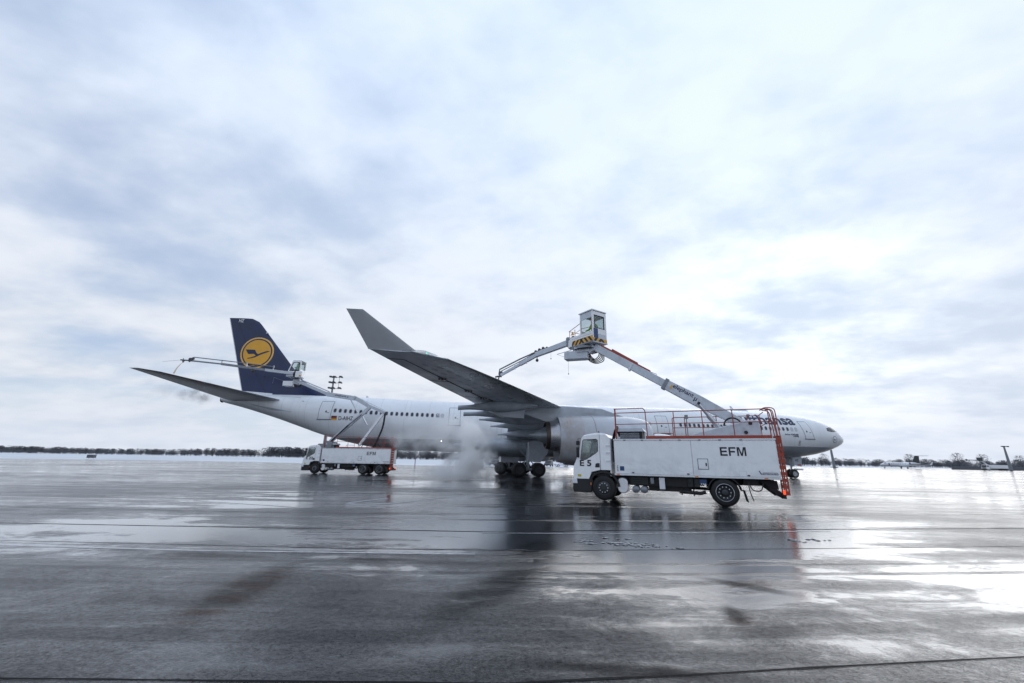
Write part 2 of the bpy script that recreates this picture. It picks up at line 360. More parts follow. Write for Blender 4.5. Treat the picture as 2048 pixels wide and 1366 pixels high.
def mat_snow():
    m, nt, b = newmat('snow'); t = NT(nt); o = t.obj()
    n = t.noise(t.mapping(o, (.03, .10, 1)), 1.0, 6, .6); n2 = t.noise(t.mapping(o, (.004, .05, 1)), 1.0, 4, .6)
    c = t.mix(t.ramp(n, .35, .7), (.74, .76, .79), (.52, .55, .60))
    c = t.mix(t.ramp(n2, .60, .70, 0, .7), c, (.30, .31, .32))
    t.L.new(c, b.inputs['Base Color']); b.inputs['Roughness'].default_value = .75
    t.bump(n, .3, .1, b)
mat_snow()
def mat_line(name, col, thr):
    m, nt, b = newmat(name); t = NT(nt); o = t.obj()
    n = t.noise(o, 9, 6, .7)
    c = t.mix(t.ramp(n, thr, thr + .25), col, (.045, .046, .05))
    t.L.new(c, b.inputs['Base Color']); b.inputs['Roughness'].default_value = .14; b.inputs['IOR'].default_value = 1.6
    t.bump(t.noise(o, 60, 3, .6), .3, .008, b)
mat_line('marking_white', (.42, .43, .45), .45)
paint('bitumen', (.006, .006, .007), .7, var=.4, scale=9, spec=.15)
def mat_slush():
    m, nt, b = newmat('slush'); t = NT(nt); o = t.obj()
    c = t.mix(t.ramp(t.noise(o, 18, 5, .6), .35, .65), (.03, .033, .038), (.30, .32, .35))
    t.L.new(c, b.inputs['Base Color']); b.inputs['Roughness'].default_value = .3
mat_slush()
paint('foam', (.34, .36, .40), .35, var=.2, scale=4)

# ------------------------------------------------------------------ mesh helpers
class MB:
    def __init__(s): s.v = []; s.f = []
    def add(s, vs, fs):
        b = len(s.v); s.v += [tuple(p) for p in vs]; s.f += [tuple(i + b for i in f) for f in fs]; return s
    def box(s, x0, x1, y0, y1, z0, z1):
        return s.add([(x0, y0, z0), (x1, y0, z0), (x1, y1, z0), (x0, y1, z0), (x0, y0, z1), (x1, y0, z1), (x1, y1, z1), (x0, y1, z1)],
                     [(0, 3, 2, 1), (4, 5, 6, 7), (0, 1, 5, 4), (1, 2, 6, 5), (2, 3, 7, 6), (3, 0, 4, 7)])
    def beam(s, p, q, w, h, w2=None, h2=None, up=(0, 0, 1)):
        p, q = Vector(p), Vector(q); d = (q - p).normalized(); up = Vector(up)
        if abs(d.dot(up)) > .98: up = Vector((1, 0, 0))
        sd = d.cross(up).normalized(); u = sd.cross(d)
        w2 = w if w2 is None else w2; h2 = h if h2 is None else h2
        vs = []
        for c, ww, hh in ((p, w, h), (q, w2, h2)):
            vs += [c - sd * ww / 2 - u * hh / 2, c + sd * ww / 2 - u * hh / 2, c + sd * ww / 2 + u * hh / 2, c - sd * ww / 2 + u * hh / 2]
        return s.add(vs, [(0, 1, 2, 3), (7, 6, 5, 4), (0, 4, 5, 1), (1, 5, 6, 2), (2, 6, 7, 3), (3, 7, 4, 0)])
    def tube(s, pts, r, n=8, caps=True):
        pts = [Vector(p) for p in pts]; rr = r if isinstance(r, (list, tuple)) else [r] * len(pts)
        vs, fs = [], []; prev = None
        for i, p in enumerate(pts):
            d = (pts[min(i + 1, len(pts) - 1)] - pts[max(i - 1, 0)]).normalized()
            if prev is None:
                a = Vector((0, 0, 1)) if abs(d.z) < .9 else Vector((1, 0, 0)); x = d.cross(a).normalized()
            else: x = (prev - d * prev.dot(d)).normalized()
            prev = x; y = d.cross(x)
            vs += [p + x * rr[i] * cos(2 * pi * k / n) + y * rr[i] * sin(2 * pi * k / n) for k in range(n)]
        for i in range(len(pts) - 1):
            for k in range(n): fs.append((i * n + k, i * n + (k + 1) % n, (i + 1) * n + (k + 1) % n, (i + 1) * n + k))
        if caps: fs += [tuple(range(n - 1, -1, -1)), tuple(range((len(pts) - 1) * n, len(pts) * n))]
        return s.add(vs, fs)
    def prism(s, poly, a0, a1, plane='xz'):
        n = len(poly)
        f = {'xz': lambda p, a: (p[0], a, p[1]), 'xy': lambda p, a: (p[0], p[1], a), 'yz': lambda p, a: (a, p[0], p[1])}[plane]
        return s.add([f(p, a0) for p in poly] + [f(p, a1) for p in poly],
                     [tuple(range(n)), tuple(range(2 * n - 1, n - 1, -1))] + [(i, i + n, (i + 1) % n + n, (i + 1) % n) for i in range(n)])
    def ring(s, outer, inner, a0, a1):          # a panel in the xz plane with a hole
        n = len(outer); vs = [(p[0], a, p[1]) for a in (a0, a1) for pl in (outer, inner) for p in pl]
        fs = []
        for i in range(n):
            j = (i + 1) % n
            fs += [(i, j, n + j, n + i), (2 * n + i, 3 * n + i, 3 * n + j, 2 * n + j), (i, 2 * n + i, 2 * n + j, j), (n + i, n + j, 3 * n + j, 3 * n + i)]
        return s.add(vs, fs)
    def loft(s, rings, caps=True, closed=True):
        n = len(rings[0]); vs = [p for r in rings for p in r]; fs = []
        for i in range(len(rings) - 1):
            for k in range(n if closed else n - 1):
                fs.append((i * n + k, i * n + (k + 1) % n, (i + 1) * n + (k + 1) % n, (i + 1) * n + k))
        if caps: fs += [tuple(range(n - 1, -1, -1)), tuple(range((len(rings) - 1) * n, len(rings) * n))]
        return s.add(vs, fs)
    def lathe(s, prof, origin, axis, n=32, caps=False):    # prof: (along axis, radius)
        ax = Vector(axis).normalized(); o = Vector(origin); a = Vector((0, 0, 1)) if abs(ax.z) < .9 else Vector((1, 0, 0))
        x = ax.cross(a).normalized(); y = ax.cross(x)
        return s.loft([[o + ax * h + (x * cos(2 * pi * k / n) + y * sin(2 * pi * k / n)) * r for k in range(n)] for h, r in prof], caps)
    def ball(s, c, r, n=10, m=7, sc=(1, 1, 1)):
        rings = []
        for i in range(m + 1):
            a = -pi / 2 + pi * i / m; rr = max(1e-3, cos(a))
            rings.append([(c[0] + r * sc[0] * rr * cos(2 * pi * k / n), c[1] + r * sc[1] * rr * sin(2 * pi * k / n), c[2] + r * sc[2] * sin(a)) for k in range(n)])
        return s.loft(rings)
    def build(s, name, mat, parent=None, smooth=False, bevel=0, seg=2, angle=40):
        me = bpy.data.meshes.new(name); me.from_pydata(s.v, [], s.f); me.update()
        bm = bmesh.new(); bm.from_mesh(me); bmesh.ops.recalc_face_normals(bm, faces=bm.faces); bm.to_mesh(me); bm.free()
        me.materials.append(M[mat])
        if smooth:
            for p in me.polygons: p.use_smooth = True
            me.set_sharp_from_angle(angle=radians(angle))
        o = bpy.data.objects.new(name, me); C.objects.link(o); o.parent = parent
        if bevel:
            bv = o.modifiers.new('edge', 'BEVEL'); bv.width = bevel; bv.segments = seg; bv.limit_method = 'ANGLE'; bv.angle_limit = radians(35); bv.harden_normals = False
            for p in me.polygons: p.use_smooth = True
            me.set_sharp_from_angle(angle=radians(35))
        return o

def empty(name, loc, rz=0, label=None, cat=None, group=None):
    o = bpy.data.objects.new(name, None); C.objects.link(o); o.location = loc; o.rotation_euler = (0, 0, rz)
    o.empty_display_size = .3
    return tag(o, label, cat, group)
def tag(o, label=None, cat=None, group=None, kind=None):
    if label: o['label'] = label
    if cat: o['category'] = cat
    if group: o['group'] = group
    if kind: o['kind'] = kind
    return o
def copy_tree(o, parent=None):
    c = o.copy(); C.objects.link(c); c.parent = parent
    for ch in [x for x in bpy.data.objects if x.parent == o]: copy_tree(ch, c)
    return c
def arc(c, r, a0, a1, n, f=lambda x, z: (x, z)):
    return [f(c[0] + r * cos(radians(a0 + (a1 - a0) * i / n)), c[1] + r * sin(radians(a0 + (a1 - a0) * i / n))) for i in range(n + 1)]
def fillet(pts, r, n=4):
    pts = [Vector(p) for p in pts]; out = [pts[0]]
    for a, b, c in zip(pts, pts[1:], pts[2:]):
        d1 = (a - b); d2 = (c - b); q = min(r, d1.length * .45, d2.length * .45)
        p1 = b + d1.normalized() * q; p2 = b + d2.normalized() * q
        for i in range(n + 1):
            k = i / n; out.append(p1 * (1 - k) ** 2 + b * 2 * k * (1 - k) + p2 * k * k)
    out.append(pts[-1]); return out

def text_mesh(body, size=1.0, bold=0.0, shear=0.0, space=1.0):
    """flat text as vertices and faces, x to the right, y up, starting at 0,0"""
    cu = bpy.data.curves.new('t', 'FONT'); cu.body = body; cu.size = size; cu.offset = bold; cu.shear = shear; cu.space_character = space
    cu.resolution_u = 4; cu.fill_mode = 'FRONT'
    ob = bpy.data.objects.new('t', cu); C.objects.link(ob)
    dg = bpy.context.evaluated_depsgraph_get(); me = bpy.data.meshes.new_from_object(ob.evaluated_get(dg))
    bm = bmesh.new(); bm.from_mesh(me)
    bpy.data.objects.remove(ob); bpy.data.curves.remove(cu); bpy.data.meshes.remove(me)
    return bm
def text_obj(name, body, fn, mat, parent, width=None, size=1.0, bold=0.012, shear=0, cut=None, height=None, space=1.0):
    """text whose flat (x,y) is mapped to space by fn; width scales it to an exact width"""
    bm = text_mesh(body, size, bold, shear, space)
    xs = [v.co.x for v in bm.verts]; ys = [v.co.y for v in bm.verts]; x0, x1, y0, y1 = min(xs), max(xs), min(ys), max(ys)
    kx = width / (x1 - x0) if width else 1.0; ky = (height / (y1 - y0)) if height else kx
    for v in bm.verts: v.co.x = (v.co.x - x0) * kx; v.co.y = (v.co.y - y0) * ky; v.co.z = 0
    if cut:
        n = int((y1 - y0) * ky / cut)
        for i in range(1, n + 1):
            bmesh.ops.bisect_plane(bm, geom=bm.verts[:] + bm.edges[:] + bm.faces[:], plane_co=(0, i * cut, 0), plane_no=(0, 1, 0))
    for v in bm.verts: v.co = Vector(fn(v.co.x, v.co.y))
    me = bpy.data.meshes.new(name); bm.to_mesh(me); bm.free(); me.materials.append(M[mat])
    o = bpy.data.objects.new(name, me); C.objects.link(o); o.parent = parent; return o

def interp(tab, x):
    """smooth (monotone-ish cubic) interpolation in a table of (x, y...)"""
    n = len(tab)
    if x <= tab[0][0]: return tab[0][1:]
    if x >= tab[-1][0]: return tab[-1][1:]
    for i in range(n - 1):
        if tab[i][0] <= x <= tab[i + 1][0]: break
    x0, x1 = tab[i][0], tab[i + 1][0]; h = x1 - x0; k = (x - x0) / h; out = []
    for c in range(1, len(tab[0])):
        y0, y1 = tab[i][c], tab[i + 1][c]; d = (y1 - y0) / h
        dm = (y0 - tab[i - 1][c]) / (x0 - tab[i - 1][0]) if i > 0 else d
        dp = (tab[i + 2][c] - y1) / (tab[i + 2][0] - x1) if i + 2 < n else d
        m0 = 0 if dm * d <= 0 else 2 * dm * d / (dm + d); m1 = 0 if dp * d <= 0 else 2 * dp * d / (dp + d)
        if i == 0: m0 = d * 1.5
        out.append((2 * k**3 - 3 * k**2 + 1) * y0 + (k**3 - 2 * k**2 + k) * h * m0 + (-2 * k**3 + 3 * k**2) * y1 + (k**3 - k**2) * h * m1)
    return out
def lin(tab, x):
    if x <= tab[0][0]: return tab[0][1]
    for (a, b), (c, d) in zip(tab, tab[1:]):
        if x <= c: return b + (d - b) * (x - a) / (c - a)
    return tab[-1][1]

# ------------------------------------------------------------------ the setting: apron, snow field, markings, joints
def sheet(name, poly, z, mat, kind='structure'):
    me = bpy.data.meshes.new(name); me.from_pydata([(x, y, z) for x, y in poly], [], [tuple(range(len(poly)))]); me.update()
    me.materials.append(M[mat]); o = bpy.data.objects.new(name, me); C.objects.link(o); return tag(o, kind=kind)
g = MB(); g.add([(-3000, -400, 0), (3000, -400, 0), (3000, 4000, 0), (-3000, 4000, 0)], [(0, 1, 2, 3)])
tag(g.build('apron', 'wet_asphalt'), kind='structure')

edge = [(-2600, 60), (-900, 84), (-400, 98), (-125, 104), (-110, 113), (-84, 115), (-53, 108), (-26, 101), (-2, 102), (22, 103), (50, 112), (80, 150), (120, 210), (200, 262), (300, 305), (600, 400), (2600, 900)]
pts = []
for (x0, y0), (x1, y1) in zip(edge, edge[1:]):
    n = max(2, min(60, int((x1 - x0) / 2.5)))
    for i in range(n):
        k = i / n; x = x0 + (x1 - x0) * k; y = y0 + (y1 - y0) * k
        y += 4.0 * mnoise.noise((x * .05, 3.3, 0)) + 2.2 * mnoise.noise((x * .31, 7.3, 0))
        pts.append((x, y))
pts.append(edge[-1])
snow = MB()
n = len(pts)
snow.add([(x, y, .0) for x, y in pts] + [(x, y + .5, .05) for x, y in pts] + [(x * 1.2, 3600, .05) for x, y in pts],
         [(i, i + 1, n + i + 1, n + i) for i in range(n - 1)] + [(n + i, n + i + 1, 2 * n + i + 1, 2 * n + i) for i in range(n - 1)])
tag(snow.build('snow_field', 'snow'), kind='structure')

def strip(name, pts, w, z, mat, jag=0.0):
    mb = MB(); vs = []
    dense = []
    for a, b in zip(pts, pts[1:]):
        m = max(1, int((Vector(b) - Vector(a)).length / .35))
        dense += [Vector(a).lerp(Vector(b), i / m) for i in range(m)]
    dense.append(Vector(pts[-1]))
    for i, p in enumerate(dense):
        d = (dense[min(i + 1, len(dense) - 1)] - dense[max(0, i - 1)]).normalized(); nn = Vector((-d.y, d.x))
        ww = w * (1 + jag * mnoise.noise((p.x * 2.1, p.y * 2.1, 1.7)))
        off = nn * jag * w * .5 * mnoise.noise((p.x * .9, p.y * .9, 5.1))
        vs += [(*(p + nn * ww / 2 + off), z), (*(p - nn * ww / 2 + off), z)]
    mb.add(vs, [(2 * i, 2 * i + 1, 2 * i + 3, 2 * i + 2) for i in range(len(dense) - 1)])
    return tag(mb.build(name, mat), kind='structure')
strip('painted_line', [(-30, 8.6), (-9.2, 8.12), (-5.4, 7.93), (-.6, 7.98)], .085, .004, 'marking_white', .25)
strip('painted_line', [(-.6, 10.15), (3, 10.4), (8.2, 11.25)], .10, .004, 'marking_white', .25)
strip('painted_line', [(-16, 17.2), (-10.4, 15.6), (-7.1, 14.5)], .12, .004, 'marking_white', .3)
strip('painted_line', [(-13.5, 47), (-4, 56), (4, 64)], .22, .004, 'marking_white', .3)
strip('painted_line', [(6, 39.5), (1.5, 47), (-3, 55)], .18, .004, 'marking_white', .3)
strip('expansion_joint', [(-40, 10.9), (-12, 10.5), (-6.1, 10.42), (0, 10.32), (2.0, 10.75), (14, 12.2), (40, 15.3)], .05, .004, 'bitumen', .5)
strip('expansion_joint', [(-20, 8.9), (-3.2, 8.3), (0.5, 8.35), (6, 8.95), (20, 10.6)], .028, .004, 'bitumen', .6)
strip('expansion_joint', [(-14, 3.62), (-3.8, 3.62), (0, 3.66), (1.14, 3.80), (4.63, 4.25), (14, 5.5)], .028, .004, 'bitumen', .7)
strip('expansion_joint', [(-40, 14.2), (-8, 13.2), (4, 13.6), (30, 17.4)], .03, .004, 'bitumen', .6)
strip('expansion_joint', [(-60, 26), (-8, 24.5), (12, 26.3), (60, 33)], .05, .004, 'bitumen', .5)

def slush_patch(spots, name, label):
    mb = MB()
    for cx, cy, rx, ry, n in spots:
        for i in range(n):
            a = random.random() * 2 * pi; q = sqrt(random.random()); x = cx + rx * q * cos(a); y = cy + ry * q * sin(a) + (x - cx) * -.22
            r = random.uniform(.02, .065) * random.uniform(.4, 1); m = 7; k = random.random() * 6
            rings = []
            for zz, sc in ((0, 1), (.35, 1.05), (.75, .7), (1.0, .2)):
                rings.append([(x + r * random.uniform(1.0, 1.5) * sc * cos(2 * pi * j / m + k), y + r * sc * random.uniform(.8, 1.1) * sin(2 * pi * j / m + k), .002 + zz * r * .42) for j in range(m)])
            mb.loft(rings)
    o = mb.build(name, 'slush', smooth=True, angle=60); return tag(o, label, 'slush', kind='stuff')
slush_patch([(1.75, 9.25, .45, .20, 26), (2.6, 9.05, .50, .26, 46), (3.2, 8.85, .3, .14, 9), (2.3, 9.70, .6, .08, 6)], 'slush_lumps', 'small lumps of grey slush on the wet apron in front of the truck')
slush_patch([(6.35, 9.75, .25, .16, 9), (7.0, 9.85, .3, .14, 8)], 'slush_lumps', 'few lumps of grey slush on bright wet apron behind the truck')
def foam_line():
    mb = MB(); vs = []
    path = [(-5.1, 18.0), (-5.6, 17.0), (-6.0, 16.0), (-5.6, 15.6), (-4.6, 15.9), (-3.6, 17.4), (-2.9, 19.0), (-2.2, 19.7), (-1.2, 20.2), (-.2, 20.9)]
    p3 = fillet([(x, y, 0) for x, y in path], 1.0, 10)
    for i, p in enumerate(p3):
        d = (p3[min(i + 1, len(p3) - 1)] - p3[max(0, i - 1)]).normalized(); nn = Vector((-d.y, d.x, 0))
        w = .07 + .06 * mnoise.noise((i * .3, 0, 0)); o = nn * .12 * mnoise.noise((i * .23, 4, 0))
        vs += [p + nn * w + o + Vector((0, 0, .004)), p + o + Vector((0, 0, .016)), p - nn * w + o + Vector((0, 0, .004))]
    mb.add(vs, [(3 * i + j, 3 * i + j + 1, 3 * i + j + 4, 3 * i + j + 3) for i in range(len(p3) - 1) for j in (0, 1)])
    tag(mb.build('foam_rim', 'foam', smooth=True), 'thin pale foam rim along the edge of the puddle', 'foam', kind='stuff')
foam_line()

# ------------------------------------------------------------------ the airliner (local axes: x aft from nose, y to starboard, z up)
PSI = radians(5.15)
AC = empty('airliner', (41.16, 52.03, 0), pi + PSI, 'long four engined white airliner with navy tail and yellow crane disc', 'airliner')
FUS = [(-.45, 4.63, 4.50, .04), (-.35, 4.92, 4.25, .36), (-.1, 5.25, 4.05, .68), (.4, 5.66, 3.80, 1.05), (1.1, 6.15, 3.52, 1.42), (2.0, 6.62, 3.21, 1.78), (3.0, 7.0, 2.94, 2.08),
       (4.5, 7.34, 2.66, 2.38), (6.2, 7.55, 2.42, 2.60), (8.2, 7.72, 2.28, 2.74), (11, 7.87, 2.25, 2.81), (15, 7.95, 2.28, 2.82), (30, 7.97, 2.33, 2.82), (45, 8.0, 2.36, 2.82),
       (50, 8.06, 2.38, 2.82), (53.5, 8.13, 2.42, 2.82), (56, 8.2, 2.62, 2.80), (59.4, 8.26, 3.2, 2.68), (62.7, 8.30, 4.06, 2.42), (65, 8.32, 4.82, 2.12), (67.3, 8.32, 5.58, 1.75), (70, 8.28, 6.38, 1.28),
       (72, 8.18, 6.92, .90), (73.4, 8.05, 7.25, .58), (73.7, 7.95, 7.35, .46)]
def sec(s):
    zt, zb, w = interp(FUS, s); return (zt + zb) / 2, (zt - zb) / 2, w
def skin(s, z, off=.012):
    zc, hz, w = sec(s); q = max(-.999, min(.999, (z - zc) / hz)); return (s, w * sqrt(1 - q * q) + off, z)
def stations(a, b, n): return [a + (b - a) * i / n for i in range(n + 1)]
fz = MB()
ss = sorted(set([-.45, -.42, -.35, -.25, -.1, .1, .4, .7, 1.1, 1.5] + stations(2, 12, 14) + stations(13, 53, 24) + stations(53.5, 73.4, 26) + [73.7]))
NS = 56
fz.loft([[(s, sec(s)[2] * cos(2 * pi * k / NS), sec(s)[0] + sec(s)[1] * sin(2 * pi * k / NS)) for k in range(NS)] for s in ss])
fus = fz.build('fuselage', 'fuselage_paint', AC, smooth=True, angle=60)
a = MB(); a.lathe([(0, .40), (.12, .38), (.14, .30), (-.25, .26)], (73.7, 0, 7.65), (1, 0, .12), 20, True); a.build('exhaust_ring', 'burnt_metal', fus, smooth=True)

# belly fairing
bf = MB(); R = []
BFT = [(25.5, .05, .05), (27, 1.9, .35), (29.5, 2.75, .8), (33, 3.15, 1.15), (37, 3.25, 1.25), (42, 3.2, 1.22), (45, 2.95, .98), (47.5, 2.2, .5), (49.3, .1, .05)]
for s in stations(25.5, 49.3, 30):
    w, h = interp(BFT, s); R.append([(s, w * (abs(cos(x)) ** .75) * (1 if cos(x) >= 0 else -1), 3.15 + (h if sin(x) < 0 else .75 * h) * (abs(sin(x)) ** .8) * (1 if sin(x) >= 0 else -1)) for x in [2 * pi * k / 40 for k in range(40)]])
bf.loft(R); bf.build('belly_fairing', 'fairing_grey', AC, smooth=True, angle=70)

# windows, one by one, along the starboard side
WZ = [(7, 5.56), (14, 5.66), (20, 5.74), (40, 5.98), (50, 6.17), (55, 6.24), (61, 6.46)]
def rrect(w, h, r, n=3):
    out = []
    for cx, cy, a0 in ((w / 2 - r, h / 2 - r, 0), (-w / 2 + r, h / 2 - r, 90), (-w / 2 + r, -h / 2 + r, 180), (w / 2 - r, -h / 2 + r, 270)):
        out += arc((cx, cy), r, a0, a0 + 90, n)
    return out
def window(s, mat='window_dark'):
    z = lin(WZ, s); mb = MB(); pts = rrect(.27, .40, .12); fr = rrect(.37, .50, .165)
    n = len(pts); mb.add([skin(s + x, z + y, .006) for x, y in pts], [tuple(range(n))])
    w = mb.build('window', mat, fus)
    r = MB(); r.add([skin(s + x, z + y, .010) for x, y in fr] + [skin(s + x, z + y, .010) for x, y in pts], [(i, (i + 1) % n, n + (i + 1) % n, n + i) for i in range(n)])
    r.build('window_frame', 'window_blank', w)
sw = [60.62 - .548 * i for i in range(22)] + [8.75 + .548 * i for i in range(25)] + [25.6 + .548 * i for i in range(30)]
for i, s in enumerate(sw):
    window(s, 'window_blank' if (25.6 <= s <= 29.2 or abs(s - 48.9) < .3 or 10.3 < s < 10.9) else 'window_dark')
for s in (8.2, 7.65, 47.0 + 2.55): window(s, 'window_blank')

def door(s0, s1, z0, z1, slant=0.0):
    def g(u, v): return s0 + (s1 - s0) * u + slant * v, z0 + (z1 - z0) * v
    nu, nv = 4, 8
    mb = MB(); mb.add([skin(*g(i / nu, j / nv), .016) for j in range(nv + 1) for i in range(nu + 1)],
                      [(j * (nu + 1) + i, j * (nu + 1) + i + 1, (j + 1) * (nu + 1) + i + 1, (j + 1) * (nu + 1) + i) for j in range(nv) for i in range(nu)])
    d = mb.build('door', 'fuselage_paint', fus, smooth=True)
    sm = MB(); e = .055; W = s1 - s0; Hh = z1 - z0
    def line(pa, pb, w0):
        n = 8; vs = []
        for i in range(n + 1):
            u = pa[0] + (pb[0] - pa[0]) * i / n; v = pa[1] + (pb[1] - pa[1]) * i / n
            if abs(pb[0] - pa[0]) > abs(pb[1] - pa[1]): vs += [skin(*g(u, v - w0 / Hh), .020), skin(*g(u, v + w0 / Hh), .020)]
            else: vs += [skin(*g(u - w0 / W, v), .020), skin(*g(u + w0 / W, v), .020)]
        sm.add(vs, [(2 * i, 2 * i + 1, 2 * i + 3, 2 * i + 2) for i in range(n)])
    line((0, 0), (0, 1), .022); line((1, 0), (1, 1), .022); line((0, 1), (1, 1), .022)
    sm.build('door_seam', 'door_line', d)
    sl = MB(); sl.box(s0 - .12 + slant * 0, s1 + .12, 0, 0, 0, 0); sl.v = []; sl.f = []
    vs = []
    for i in range(9):
        s = s0 - .12 + (s1 - s0 + .24) * i / 8; vs += [skin(s, z0 - .05, .0), skin(s, z0 - .05, .05), skin(s, z0 + .03, .05), skin(s, z0 + .03, .0)]
    sl.add(vs, [(4 * i + j, 4 * i + (j + 1) % 4, 4 * i + 4 + (j + 1) % 4, 4 * i + 4 + j) for i in range(8) for j in range(4)])
    sl.build('door_sill', 'door_line', d)
    dw = MB(); cs, cz = g(.62 if s0 < 30 else .42, .42); pts = rrect(.17, .22, .08); dw.add([skin(cs + x, cz + y, .022) for x, y in pts], [tuple(range(len(pts)))]); dw.build('door_window', 'window_dark', d)
    hd = MB(); cs, cz = g(.25, .36); hd.add([skin(cs + x, cz + y, .022) for x, y in rrect(.28, .07, .03)], [tuple(range(16))]); hd.build('door_handle', 'door_line', d)
door(61.05, 62.36, 5.48, 7.46, -.12); door(47.16, 48.4, 5.12, 7.1); door(23.35, 24.72, 4.72, 6.78, .05); door(5.35, 6.5, 4.50, 6.56, .45)

# cockpit glazing: three panes wrapped round the nose on each side
for sg in (1, -1):
    for quad in ([(1.08, 5.55), (1.75, 5.47), (2.08, 6.05), (1.55, 6.18)], [(1.82, 5.46), (2.45, 5.44), (2.62, 5.98), (2.16, 6.04)], [(2.52, 5.44), (3.05, 5.55), (3.0, 5.86), (2.70, 5.96)]):
        mb = MB(); n = 4; vs = []
        for j in range(n + 1):
            for i in range(n + 1):
                u, v = i / n, j / n
                s = (1 - v) * ((1 - u) * quad[0][0] + u * quad[1][0]) + v * ((1 - u) * quad[3][0] + u * quad[2][0])
                z = (1 - v) * ((1 - u) * quad[0][1] + u * quad[1][1]) + v * ((1 - u) * quad[3][1] + u * quad[2][1])
                p = skin(s, z, .014); vs.append((p[0], sg * p[1], p[2]))
        mb.add(vs, [(j * 5 + i, j * 5 + i + 1, j * 5 + i + 6, j * 5 + i + 5) for j in range(n) for i in range(n)]); mb.build('cockpit_window', 'window_dark', fus, smooth=True)

# lettering and flag on the skin
text_obj('airline_lettering', 'Lufthansa', lambda x, y: skin(15.25 - x, 6.08 + y, .022), 'ink_navy', fus, width=7.85, height=1.24, bold=.027, cut=.12)
text_obj('registration', 'D-AIHZ', lambda x, y: skin(60.12 - x, 5.42 + y, .02), 'ink_black', fus, width=1.52, bold=.008, cut=.12, height=.42)
text_obj('type_lettering', 'Airbus A340-600', lambda x, y: skin(9.25 - x, 4.88 + y, .02), 'ink_navy', fus, width=1.75, bold=.02)
text_obj('type_lettering', 'Leipzig', lambda x, y: skin(8.2 - x, 4.66 + y, .02), 'ink_navy', fus, width=.72, bold=.02)
for k, mt in enumerate(('flag_gold', 'flag_red', 'ink_black')):
    mb = MB(); mb.add([skin(60.92 - (.6 * i / 4), 5.42 + .147 * (k + j), .02) for j in (0, 1) for i in range(5)], [(i, i + 1, i + 6, i + 5) for i in range(4)]); mb.build('flag_stripe', mt, fus)
# crane emblem (used on the nose and on the fin): outlines in a unit circle, x forward
CRANE_BODY = [(-.52, -.34), (-.3, -.30), (-.1, -.22), (.02, -.12), (.14, -.06), (.3, .02), (.5, .10), (.66, .135), (.77, .115), (.6, .035), (.42, -.04), (.25, -.12), (.1, -.21), (-.05, -.29), (-.28, -.36), (-.5, -.40)]
CRANE_WING = [(.10, -.10), (-.03, .0), (-.13, .18), (-.20, .19), (-.71, .19), (-.66, .125), (-.32, .125), (-.31, .105), (-.65, .10), (-.61, .05), (-.29, .055), (-.28, .035), (-.60, .025), (-.56, -.025), (-.25, -.015), (-.24, -.035), (-.55, -.05), (-.48, -.10), (-.18, -.07), (-.02, -.19), (.05, -.18)]
def emblem(cs, cz, r, surf, parent, fill, ring, ink, sheary=0.0):
    def poly(name, pts, off, mt, cut=True):
        bm = bmesh.new(); vs = [bm.verts.new((x, y, 0)) for x, y in pts]; f = bm.faces.new(vs); bmesh.ops.triangulate(bm, faces=[f])
        if cut:
            for i in range(-4, 5):
                bmesh.ops.bisect_plane(bm, geom=bm.verts[:] + bm.edges[:] + bm.faces[:], plane_co=(i * .22, 0, 0), plane_no=(1, 0, 0))
                bmesh.ops.bisect_plane(bm, geom=bm.verts[:] + bm.edges[:] + bm.faces[:], plane_co=(0, i * .22, 0), plane_no=(0, 1, 0))
        for v in bm.verts: v.co = Vector(surf(cs - v.co.x * r, cz + v.co.y * r, off))
        me = bpy.data.meshes.new(name); bm.to_mesh(me); bm.free(); me.materials.append(M[mt]); o = bpy.data.objects.new(name, me); C.objects.link(o); o.parent = parent
    circ = lambda q: [(q * cos(2 * pi * k / 48), q * sin(2 * pi * k / 48)) for k in range(48)]
    if fill:
        poly('emblem_rim', circ(1.0), .014, ring); poly('emblem_ring', circ(.91), .018, ink); poly('emblem_disc', circ(.83), .022, fill)
    else:
        poly('emblem_ring', circ(1.0), .014, ink); poly('emblem_disc', circ(.88), .018, 'fuselage_paint')
    poly('crane_body', CRANE_BODY, .027, ink); poly('crane_wing', CRANE_WING, .031, ink)
emblem(2.05, 4.55, .40, skin, fus, None, None, 'ink_navy')
for cz in (4.16, 3.86):
    mb = MB(); mb.add([skin(7.35 + .13 * cos(2 * pi * k / 16), cz + .13 * sin(2 * pi * k / 16), .014) for k in range(16)] + [skin(7.35 + .09 * cos(2 * pi * k / 16), cz + .09 * sin(2 * pi * k / 16), .014) for k in range(16)], [(k, (k + 1) % 16, 16 + (k + 1) % 16, 16 + k) for k in range(16)])
    mb.build('static_port_ring', 'burnt_metal', fus)
for s in (57.6, 45.4, 13.2):
    mb = MB(); mb.prism([(s, 7.9), (s + .5, 7.9), (s + .62, 8.48), (s + .42, 8.48)], -.03, .03); mb.build('blade_antenna', 'jet_white', AC)
mb = MB(); mb.prism([(53.9, 2.5), (54.4, 2.5), (54.75, 2.05), (54.5, 2.05)], -.03, .03); mb.build('blade_antenna', 'chassis_black', AC)
mb = MB(); mb.prism([(11.6, 7.85), (13.9, 7.9), (13.6, 8.06), (12.0, 8.05)], -.45, .45); mb.build('satellite_dome', 'fuselage_paint', AC, smooth=True, bevel=.07)
mb = MB(); mb.ball((49.1, 2.30, 3.45), .06); mb.build('scan_light', 'lamp_white', AC)

